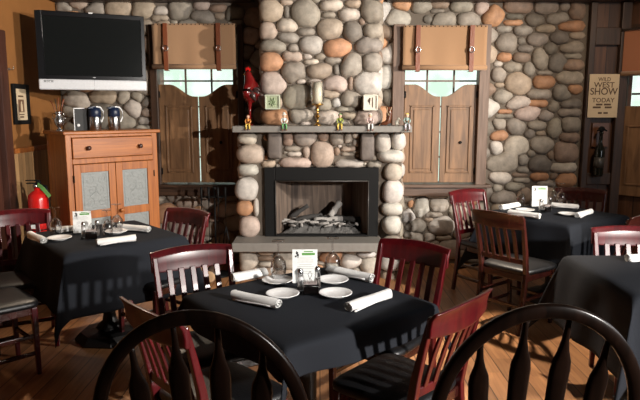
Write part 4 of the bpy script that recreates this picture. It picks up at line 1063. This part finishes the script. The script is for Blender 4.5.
for i, (dx, dy) in enumerate(((-.06, 0), (-.03, .02), (.01, -.01), (.035, .01), (.055, -.01))):
    MB().tube([(dx*.1, dy*.2, .08), (dx*.6, dy*.6, .2), (dx, dy, .255+.012*(i % 3))], [.003, .004, .006], 6).build('stick', M['bark' if i % 2 else 'leather'], t)
# framed dark card standing behind the carafes
t = thing('white_edged_board', 'small dark board with white edge standing on the cabinet beside carafes', 'board', atcab(cabx(88, .16), .16), ca-.3)
MB().box((-.075, 0, 0), (.075, .008, .19)).build('board_face', M['ink'], t)
MB().box((-.079, -.002, 0), (-.073, .01, .195)).box((.073, -.002, 0), (.079, .01, .195)).box((-.079, -.002, .187), (.079, .01, .195)).build('white_edge', M['white_pl'], t)
MB().ball((-.045, -.006, .045), (.014, .006, .014), 10).build('white_mark', M['white_pl'], t)
def carafe(px, y, label, rz):
    t = thing('coffee_carafe', label, 'carafe', atcab(cabx(px, y), y), rz, 'carafes on the orange cabinet')
    MB().lathe([(.048, 0), (.052, .006), (.052, .115), (.050, .12), (.001, .12)], 24).build('steel_body', M['steel'], t)
    MB().lathe([(.051, .118), (.053, .12), (.053, .165), (.046, .19), (.03, .20), (.001, .202)], 24).build('navy_collar', M['navy'], t)
    MB().sweep([(.0, -.0, .20), (-.035, 0, .198), (-.068, 0, .192)], [rect(.05, .02), rect(.045, .018), rect(.02, .008)], smooth=False).build('spout', M['navy'], t, bevel=.003)
    MB().tube([(.03, 0, .205), (.06, 0, .20), (.088, 0, .165), (.086, 0, .11), (.066, 0, .075), (.05, 0, .07)], .007, 8).build('white_handle', M['white_pl'], t)
    MB().box((-.03, -.018, .198), (.03, .018, .210)).build('white_lid_lever', M['white_pl'], t, bevel=.003)
    return t
carafe(99, .10, 'navy-topped steel carafe with white handle, left of the pair on cabinet', ca+.2)
carafe(118, .12, 'navy-topped steel carafe with white handle, right of the pair on cabinet', ca+.1)

# ================================================================== TELEVISION
TLx, TRx = P(36.5, 50, 5.25), P(145, 50, 5.62)
dv = TRx-TLx; dv.z = 0; TW = dv.length; ta = math.atan2(dv.y, dv.x)
ztb = P(37, 89.5, 5.25).z; ztt = P(37, 10, 5.25).z; TH = ztt-ztb
tv = thing('television', 'wall-mounted flat television with black frame and silver speaker bar', 'television', ((TLx.x+TRx.x)/2, (TLx.y+TRx.y)/2, ztb), ta)
sb = .095*TH/.69
MB().box((-TW/2, 0, sb), (TW/2, .035, TH)).box((-TW/2+.05, .03, .06), (TW/2-.05, .085, TH-.05)).build('cabinet_shell', M['tv_black'], tv, bevel=.006)
b_ = .055
MB().box((-TW/2, -.012, sb), (-TW/2+b_, .002, TH)).box((TW/2-.03, -.012, sb), (TW/2, .002, TH)).box((-TW/2+b_, -.012, TH-.04), (TW/2-.03, .002, TH)).box((-TW/2+b_, -.012, sb), (TW/2-.03, .002, sb+.035)).build('bezel', M['tv_black'], tv, bevel=.004)
MB().box((-TW/2+b_, -.004, sb+.035), (TW/2-.03, 0, TH-.04)).build('screen', M['tv_screen'], tv)
sp = MB().box((-TW/2, -.02, 0), (TW/2, .05, sb)).build('speaker_bar', M['tv_silver'], tv, bevel=.012, seg=3)
MB().box((-.001, -.0215, .004), (.001, -.0195, sb-.002)).build('seam', M['steel'], sp)
lg_ = MB()
for i in range(6):
    x = -TW/2+.04+i*.0135; lg_.box((x, -.0212, .075), (x+.009, -.0199, .079)).box((x, -.0212, .063), (x+.009, -.0199, .067)).box((x if i % 2 else x+.006, -.0212, .063), (x+.003 if i % 2 else x+.009, -.0199, .079))
lg_.build('maker_mark', M['ink'], sp)
MB().box((-.012, -.016, sb+.014), (.012, -.011, sb+.022)).build('logo_badge', M['steel'], tv, bevel=.002)
MB().box((-.02, -.014, TH-.004), (.015, .02, TH+.006)).build('sensor', M['white_pl'], tv, bevel=.002)
MB().box((-.15, .085, .15), (.15, .11, TH-.15)).tube([(0, .10, TH/2), (-.05, .30, TH/2), (-.1, .70, TH/2)], .03, 8).build('wall_arm', M['iron'], tv, bevel=.004)

# picture on the left wall, coat hook
py0, py1 = XL*FPX/(15.5-320), XL*FPX/(31.5-320)
z1_, z0_ = P(16, 83.5, py0).z, P(16, 124.5, py0).z
t = thing('framed_picture', 'small black-framed sepia picture on the orange left wall', 'picture', (XL+.001, (py0+py1)/2, z0_))
hh = z1_-z0_; hw_ = (py1-py0)/2
MB().box((0, -hw_, 0), (.022, -hw_+.045, hh)).box((0, hw_-.045, 0), (.022, hw_, hh)).box((0, -hw_+.045, 0), (.022, hw_-.045, .035)).box((0, -hw_+.045, hh-.04), (.022, hw_-.045, hh)).build('frame', M['iron'], t, bevel=.003)
MB().box((.002, -hw_+.045, .035), (.010, hw_-.045, hh-.04)).build('print', M['poster'], t)
MB().box((.010, -.05, hh*.30), (.0112, .05, hh*.62)).build('dark_image', tone('sepia', (.17, .09, .05)), t)
MB().box((.0112, -.012, hh*.32), (.0122, .022, hh*.50)).ball((.0115, .004, hh*.53), (.001, .012, .016), 10).build('pale_figure', M['poster'], t)
MB().box((.010, -.045, hh*.68), (.0112, .045, hh*.72)).box((.010, -.035, hh*.16), (.0112, .035, hh*.2)).box((.010, -.045, hh*.23), (.0112, .045, hh*.255)).build('caption_lines', M['brown_ink'], t)
hy = XL*FPX/(15-320); hz_ = P(14, 69, hy).z
t = thing('coat_hook', 'small metal hook on the orange wall beside the left door', 'hook', (XL+.001, hy, hz_))
MB().lathe([(.012, 0), (.012, .004), (.006, .006), (.001, .006)], 12, mat=Matrix.Rotation(PI/2, 4, 'Y')).build('hook_plate', M['steel'], t)
MB().tube([(.004, 0, 0), (.03, 0, -.008), (.042, 0, .002), (.044, 0, .018)], .004, 8).build('hook_arm', M['steel'], t)

# fire extinguisher on a bracket
t = thing('fire_extinguisher', 'red fire extinguisher with green tag beside the orange cabinet', 'fire extinguisher', (0, 0, 0))
ey = 4.98; ex = P(38, 200, ey).x; eb = .50; et = P(38, 191, ey).z
t.location = (ex, ey, eb)
H_ = et-eb
MB().lathe([(.001, 0), (.07, .004), (.078, .02), (.080, .05), (.080, H_-.07), (.072, H_-.03), (.045, H_-.004), (.025, H_+.004), (.025, H_+.03), (.001, H_+.03)], 24).build('cylinder', M['red_gloss'], t)
MB().lathe([(.028, H_+.03), (.03, H_+.035), (.026, H_+.06), (.001, H_+.06)], 14).box((-.085, -.012, H_+.06), (.03, .012, H_+.07)).box((-.09, -.012, H_+.085), (.03, .012, H_+.093)).box((.0, -.012, H_+.06), (.03, .012, H_+.09)).build('valve_handle', M['iron'], t, bevel=.003)
MB().lathe([(.018, 0), (.018, .012), (.001, .014)], 14, (.0, -.028, H_+.045), mat=Matrix.Rotation(PI/2, 4, 'X')).build('gauge', M['steel'], t)
MB().tube([(.03, 0, H_+.05), (.08, -.01, H_+.04), (.10, -.01, H_-.05), (.095, -.01, H_-.2), (.088, -.01, H_-.3)], .010, 8).build('hose', M['iron'], t)
MB().box((-.035, -.0835, H_*.3), (.035, -.075, H_*.6)).build('label_sheet', M['card'], t, bevel=.002)
MB().sweep([(.02, -.03, H_+.06), (.07, -.05, H_+.03), (.13, -.06, H_-.04)], rect(.035, .0015), smooth=False, up=(0, 1, .3)).build('green_tag', M['tag_green'], t)
MB().box((-.13, .0, .1), (-.075, .05, .15)).tube([(.084*math.cos(q), .084*math.sin(q), .12) for q in np.linspace(0, 2*PI, 20, endpoint=False)], .005, 6, closed=True).build('bracket', M['iron'], t)
t['label'] = 'red fire extinguisher with green tag beside the orange cabinet'
MB()
st = thing('corner_stand', 'dark wooden stand under the fire extinguisher, mostly hidden by a chair', 'stand', (ex, ey, 0))
MB().box((-.12, -.12, .47), (.12, .12, .499)).build('stand_top', M['dark_wood_h'], st, bevel=.004)
for sx in (-1, 1):
    for sy in (-1, 1): MB().box((sx*.1-.015, sy*.1-.015, 0), (sx*.1+.015, sy*.1+.015, .47)).build('leg', M['dark_wood'], st, bevel=.003)

# ================================================================== MANTEL ORNAMENTS
MZ = mzt
t = thing('rooster_statue', 'tall dark red glazed rooster at the left end of the mantel', 'statue', (px_x(250, 5.6), 5.6, MZ), 0)
k = .56/.57
MB().tube([(-.01, 0, .20), (.0, 0, .24), (.012, 0, .30), (.015, 0, .345), (.0, 0, .40), (-.012, 0, .45), (-.016, -.004, .48), (-.014, 0, .505)], [.014, .062, .082, .076, .052, .036, .032, .012], 16).build('body', M['rooster'], t)
MB().tube([(-.035, 0, .47), (-.06, 0, .462)], [.012, .002], 8).build('beak', M['brass'], t)
MB().prism([(-.035, .495), (-.03, .53), (-.02, .508), (-.012, .54), (-.003, .51), (.006, .53), (.01, .495)], .008, Matrix.Translation((0, -.004, 0))).build('comb', M['red_gloss'], t)
MB().prism([(-.04, .46), (-.03, .425), (-.02, .45)], .008, Matrix.Translation((0, -.004, 0))).build('wattle', M['red_gloss'], t)
for i, (dx, dz) in enumerate(((.09, .36), (.105, .31), (.10, .25), (.08, .20))):
    MB().tube([(.03, 0, .30), (.07, (i-1.5)*.006, (.30+dz)/2+.04), (dx, (i-1.5)*.01, dz)], [.018, .016, .003], 8).build('tail_feather', M['rooster_dark'], t)
for s in (-1, 1):
    MB().tube([(.0, s*.055, .33), (.035, s*.062, .27), (.06, s*.05, .22)], [.012, .03, .004], 8).build('wing', M['rooster_dark'], t)
    MB().tube([(-.0, s*.022, .22), (-.004, s*.024, .12), (-.004, s*.024, .012)], [.020, .010, .008], 8).tube([(-.004, s*.024, .008), (-.035, s*.03, .006)], [.008, .004], 6).tube([(-.004, s*.024, .008), (.02, s*.026, .006)], [.008, .004], 6).build('leg', M['rooster'], t)
# sitting figurines: their legs hang over the front edge of the mantel
def figurine(px, label, coat, trousers, hat, skin='skin', hscale=1.0, big=1.0, rz=0, cat='figurine', kindhat=True):
    ye = MY0+.012
    t = thing('sitting_figurine', label, cat, (px_x(px, ye), ye, MZ+.003), rz, 'little figures sitting along the mantel edge'); s = big
    def V(x, y, z): return (x*s, y*s, z*s)
    MB().tube([V(0, .012, .003), V(0, .013, .02), V(0, .013, .045), V(0, .012, .06), V(0, .012, .066)], [.014*s, .019*s, .019*s, .015*s, .006*s], 12).build('torso', coat, t)
    for q in (-1, 1):
        MB().tube([V(q*.008, .01, .008), V(q*.013, -.018, .010), V(q*.015, -.023, .004), V(q*.015, -.025, -.03)], [.009*s, .008*s, .008*s, .006*s], 8).build('leg', trousers, t)
        MB().ball(V(q*.016, -.031, -.034), (.007*s, .012*s, .006*s), 8).build('shoe', M['leather'], t)
        MB().tube([V(q*.014, .012, .058), V(q*.026, .002, .038), V(q*.018, -.014, .022)], [.007*s, .006*s, .005*s], 8).build('arm', coat, t)
    h = MB().ball(V(0, .009, .079), (.015*s*hscale, .015*s*hscale, .017*s*hscale), 12).ball(V(0, -.007*hscale, .077), .003*s, 6).build('head', M[skin] if isinstance(skin, str) else skin, t)
    MB().ball(V(-.005, -.005*hscale, .083), .0018*s, 6).ball(V(.005, -.005*hscale, .083), .0018*s, 6).build('eyes', M['ink'], h)
    if kindhat: MB().lathe([(.022*s, .088*s), (.022*s, .091*s), (.013*s, .092*s), (.012*s, .104*s), (.006*s, .109*s), (.001, .110*s)], 14, (0, .009*s, 0)).build('hat', hat, t)
    else: MB().ball(V(0, .012, .086), (.016*s, .015*s, .013*s), 10).build('hair', hat, t)
fo = tone('figurine_orange', (.60, .24, .06)); fy = tone('figurine_yellow', (.70, .50, .10)); fg = tone('figurine_green', (.12, .33, .12)); fw_ = tone('figurine_white', (.68, .70, .66)); fp_ = tone('figurine_pink', (.62, .45, .42)); fgr = tone('figurine_grey_green', (.28, .36, .33)); fb_ = tone('figurine_olive', (.30, .36, .08)); fl_ = tone('figurine_lilac', (.50, .48, .52))
figurine(247.5, 'orange and yellow seated figurine on mantel edge below the red rooster', fo, fy, M['leather'], kindhat=False)
figurine(284, 'white and green seated figurine on mantel edge below the green relief tile', fw_, fg, fw_, big=1.1, rz=.1)
figurine(340, 'green seated figurine with yellow legs on mantel edge, right of the candle', fb_, fy, fg, rz=-.1, kindhat=False, big=1.1)
figurine(370.5, 'pale pink and white seated figurine on mantel edge below the cream relief tile', fp_, fw_, fw_, big=1.15, kindhat=False)
figurine(407.5, 'yellow-haired grey-green seated figurine at the far right end of the mantel', fgr, fl_, fy, kindhat=False, big=1.15)
# candlestick
t = thing('candlestick', 'brass candlestick with glass chimney and cream pillar candle on the mantel', 'candlestick', (px_x(317.5, 5.53), 5.53, MZ))
MB().lathe([(.034, 0), (.036, .006), (.022, .014), (.010, .03), (.008, .06), (.014, .075), (.026, .083), (.026, .088), (.010, .095), (.008, .13), (.013, .145), (.008, .155), (.012, .17), (.030, .182), (.056, .19), (.056, .195), (.001, .196)], 22).build('brass_stem', M['brass'], t)
MB().lathe([(.042, .197), (.044, .2), (.044, .385), (.041, .392), (.03, .386), (.001, .387)], 22).tube([(0, 0, .386), (.001, 0, .40)], .0015, 5).build('candle', M['wax'], t)
MB().lathe([(.052, .196), (.062, .23), (.066, .29), (.060, .40), (.0585, .40), (.0645, .29), (.0605, .23), (.0505, .197)], 24).build('glass_chimney', M['glass'], t)
# relief tiles leaning on the stones
def tile(px, w_, h_, mat, label, cz_=None, face='leaf'):
    y = CY-.12; x = px_x(px, y); z = P(px, cz_, y).z
    t = thing('relief_tile', label, 'plaque', (x, y, z)); f = .012
    MB().box((-w_/2, -.01, -h_/2), (w_/2, .05, h_/2)).build('tile_back', mat, t, bevel=.003)
    MB().box((-w_/2, -.02, -h_/2), (-w_/2+f, -.009, h_/2)).box((w_/2-f, -.02, -h_/2), (w_/2, -.009, h_/2)).box((-w_/2+f, -.02, -h_/2), (w_/2-f, -.009, -h_/2+f)).box((-w_/2+f, -.02, h_/2-f), (w_/2-f, -.009, h_/2)).build('tile_border', M['plaque_cream'] if face != 'leaf' else tone('pale_green_border', (.45, .48, .36)), t, bevel=.002)
    mb = MB()
    if face == 'leaf':
        for q in range(7): a_ = q*.9; mb.tube([(0, -.012, 0), (.022*math.cos(a_), -.016, .022*math.sin(a_)), (.04*math.cos(a_+.3), -.012, .04*math.sin(a_+.3))], [.003, .006, .002], 6)
        mb.build('leaf_relief', tone('leaf_relief_green', (.20, .27, .14)), t)
    else:
        mb.tube([(-.005, -.012, .04), (-.012, -.014, .015), (-.006, -.012, -.02)], [.006, .010, .004], 8).box((.014, -.013, -.045), (.022, -.009, .045)); mb.build('figure_relief', M['brown_ink'], t)
tile(272.5, .135, .13, M['plaque_green'], 'square pale green leaf relief tile on the left of the chimney stones', 102)
tile(370.5, .13, .14, M['plaque_cream'], 'square cream relief tile with dark figure on the right of the chimney', 102.5, 'fig')
# cowboy boot
yb = 5.56; t = thing('boot_ornament', 'small brown western boot ornament on the right of the mantel', 'boot', (px_x(388, yb), yb, MZ))
MB().tube([(.012, 0, .17), (.012, 0, .11), (.010, 0, .06), (.004, 0, .035), (-.025, 0, .020), (-.05, 0, .016), (-.066, 0, .013)], [.030, .026, .024, .027, .021, .017, .008], 14).build('boot_upper', M['boot'], t)
MB().box((-.068, -.016, 0), (-.012, .016, .006)).box((-.006, -.018, 0), (.032, .018, .022)).build('sole_and_heel', M['ink'], t, bevel=.002)
for s in (-1, 1): MB().tube([(.012+s*.02, -.027*1, .165), (.0+s*.01, -.028, .12), (.012, -.026, .09)], .003, 5).build('stitching', M['poster'], t)
t = tag(MB().ball((0, 0, .028), (.022, .018, .028), 12, jit=.05).ball((.012, 0, .062), (.013, .012, .013), 10).tube([(.02, 0, .06), (.032, 0, .056)], [.005, .001], 6).build('bird_ornament', M['plaque_cream'], loc=(px_x(397.5, 5.55), 5.55, MZ)), 'small white bird-like ornament beside the boot on the mantel', 'ornament')

# ================================================================== POSTER AND BOTTLE ON THE WOODEN WALL
pa, pb = P(590.3, 74, WY-.09), P(617, 117.5, WY-.09); pw_, ph_ = pb.x-pa.x, pa.z-pb.z
t = thing('show_poster', 'aged paper poster advertising a west show today on dark wood wall', 'poster', ((pa.x+pb.x)/2, WY-.085, (pa.z+pb.z)/2), 0)
o = MB().box((-pw_/2, 0, -ph_/2), (pw_/2, .006, ph_/2)).build('poster_sheet', M['poster'], t)
def tx(s, y, size, sx): text_mesh(s, size, 'lettering', M['brown_ink'], t, Matrix.Translation((0, -.001, y))@Matrix.Rotation(PI/2, 4, 'X'), sx)
tx('WILD', ph_*.375, .055, .9); tx('WEST', ph_*.245, .075, 1.05); tx('SHOW', ph_*.095, .095, .95); tx('TODAY', -ph_*.105, .062, 1.05)
mb = MB()
for (x0, x1, z) in ((-.07, -.005, -.20), (.01, .08, -.20), (-.10, -.02, -.265), (.02, .09, -.265), (-.045, -.005, -.395), (.01, .055, -.395)): mb.box((x0, -.0015, ph_*z-.009), (x1, -.0002, ph_*z+.009))
mb.build('worn_small_print', M['brown_ink'], t)
pa, pb = P(593.5, 123, WY-.06), P(608.5, 147, WY-.06)
t = thing('bottle_plaque', 'small brown wooden plaque on dark wall under the poster', 'plaque', ((pa.x+pb.x)/2, WY-.045, pb.z))
MB().box((-(pb.x-pa.x)/2, 0, 0), ((pb.x-pa.x)/2, .024, pa.z-pb.z)).build('plaque_board', tone('plaque_wood', (.12, .05, .025)), t, bevel=.004)
MB().tube([(0, 0, .20), (0, -.03, .19), (0, -.06, .2)], .006, 6).build('peg', M['iron'], t)
pt_, pbm = P(602, 126, WY-.12), P(597.5, 176.5, WY-.12)
t = thing('hanging_bottle', 'dark green wine bottle hanging on the wall below the show poster', 'bottle', (pbm.x, WY-.12, pbm.z)); Lb = pt_.z-pbm.z
t.rotation_euler = (0, math.atan2(pt_.x-pbm.x, Lb), 0)
s = Lb/.52
bg_ = plain('dark_bottle_glass', (.008, .010, .008), .12)
MB().lathe([(.001, 0), (.045*s, .004), (.050*s, .02), (.050*s, .25*s), (.044*s, .29*s), (.020*s, .34*s), (.017*s, .36*s), (.017*s, .44*s), (.022*s, .445*s), (.022*s, .46*s), (.001, .462*s)], 22).build('bottle_body', bg_, t)
MB().lathe([(.0515*s, .09*s), (.0515*s, .2*s), (.0505*s, .2*s), (.0505*s, .09*s)], 22).build('bottle_label', tone('dark_label', (.05, .045, .04)), t)
MB().ball((0, 0, .488*s), (.035*s, .02*s, .03*s), 12).tube([(-.05*s, -.01, .47*s), (0, -.02, .50*s), (.05*s, -.01, .47*s)], .008, 6).build('hanger_bow', M['iron'], t)

# ================================================================== FIRE TOOLS AND FIREWOOD LEFT OF THE HEARTH
tx0, ty0 = px_x(212, 5.75), 5.75
t = thing('fireplace_tool_stand', 'black iron stand for fireplace tools in the shadow left of the hearth', 'tool stand', (tx0, ty0, 0))
MB().lathe([(.14, .002), (.14, .012), (.03, .03), (.010, .04)], 20).build('base', M['iron'], t)
MB().tube([(0, 0, .03), (0, 0, .84)], .009).ball((0, 0, .86), .02, 10).build('post', M['iron'], t)
MB().tube([(.12*math.cos(q), .05*math.sin(q), .78) for q in np.linspace(0, 2*PI, 20, endpoint=False)], .006, 6, closed=True).tube([(-.12, 0, .78), (.12, 0, .78)], .006, 6).build('hook_ring', M['iron'], t)
for i, (dx, lab, nm) in enumerate(((-.115, 'poker hanging at the left of the fireplace tool stand', 'fire_poker'), (-.045, 'ash brush hanging on the fireplace tool stand', 'hearth_brush'), (.045, 'ash shovel with pale blade hanging on the fireplace tool stand', 'fire_shovel'), (.115, 'long tongs at the right of the fireplace tool stand', 'fire_tongs'))):
    q = thing(nm, lab, 'fireplace tool', (tx0+dx, ty0-.065, .15), 0, 'fireplace tools')
    MB().tube([(0, 0, .12), (0, 0, .62), (0, .02, .66), (0, .0, .68)], .006, 6).build('shaft', M['iron'], q)
    MB().tube([(0, 0, .60), (0, 0, .73)], [.009, .012], 8).build('handle', M['iron'], q)
    if i == 0: MB().tube([(0, 0, .13), (0, 0, .02)], [.006, .002]).tube([(0, 0, .08), (.03, 0, .06), (.03, 0, .09)], .005, 6).build('poker_tip', M['iron'], q)
    elif i == 1: MB().lathe([(.012, .19), (.03, .17), (.035, .03), (.001, .03)], 14).build('bristles', tone('bristle', (.25, .17, .09)), q)
    elif i == 2: MB().prism([(-.05, 0), (.05, 0), (.055, .14), (.02, .17), (-.02, .17), (-.055, .14)], .006).build('blade', M['steel'], q)
    else: MB().tube([(-.0, 0, .35), (-.03, 0, .2), (-.01, 0, .03)], .006, 6).tube([(.0, 0, .35), (.03, 0, .2), (.01, 0, .03)], .006, 6).build('tong_arms', M['iron'], q)
lb_where = ['at the far left of the bottom row', 'second from the left in the bottom row', 'third from the left in the bottom row', 'at the right end of the bottom row', 'at the left of the middle row', 'in the centre of the middle row', 'at the right of the middle row', 'left on the top of the pile', 'right on the top of the pile']
pos = [(0, 0), (1, 0), (2, 0), (3, 0), (.5, 1), (1.5, 1), (2.5, 1), (1, 2), (2, 2)]
for i, (u, v) in enumerate(pos):
    r_ = .062; x = -1.42+u*.128; z = r_+.003+v*.111; y = 5.62+random.uniform(-.02, .02)
    q = thing('firewood_log', 'round firewood log '+lb_where[i]+' left of the hearth', 'log', (x, y, z), 0, 'stacked firewood')
    n = 6; MB().tube([(random.uniform(-.003, .003), -.16+.32*j/n, 0) for j in range(n+1)], [r_*random.uniform(.93, 1.0) for _ in range(n+1)], 14).build('bark', M['bark'], q)
    MB().lathe([(.001, .006), (r_*.5, .0055), (r_*.86, .004), (r_*.9, 0)], 16, (0, -.16, 0), mat=Matrix.Rotation(PI/2, 4, 'X')).build('sawn_end', M['log_end'], q)
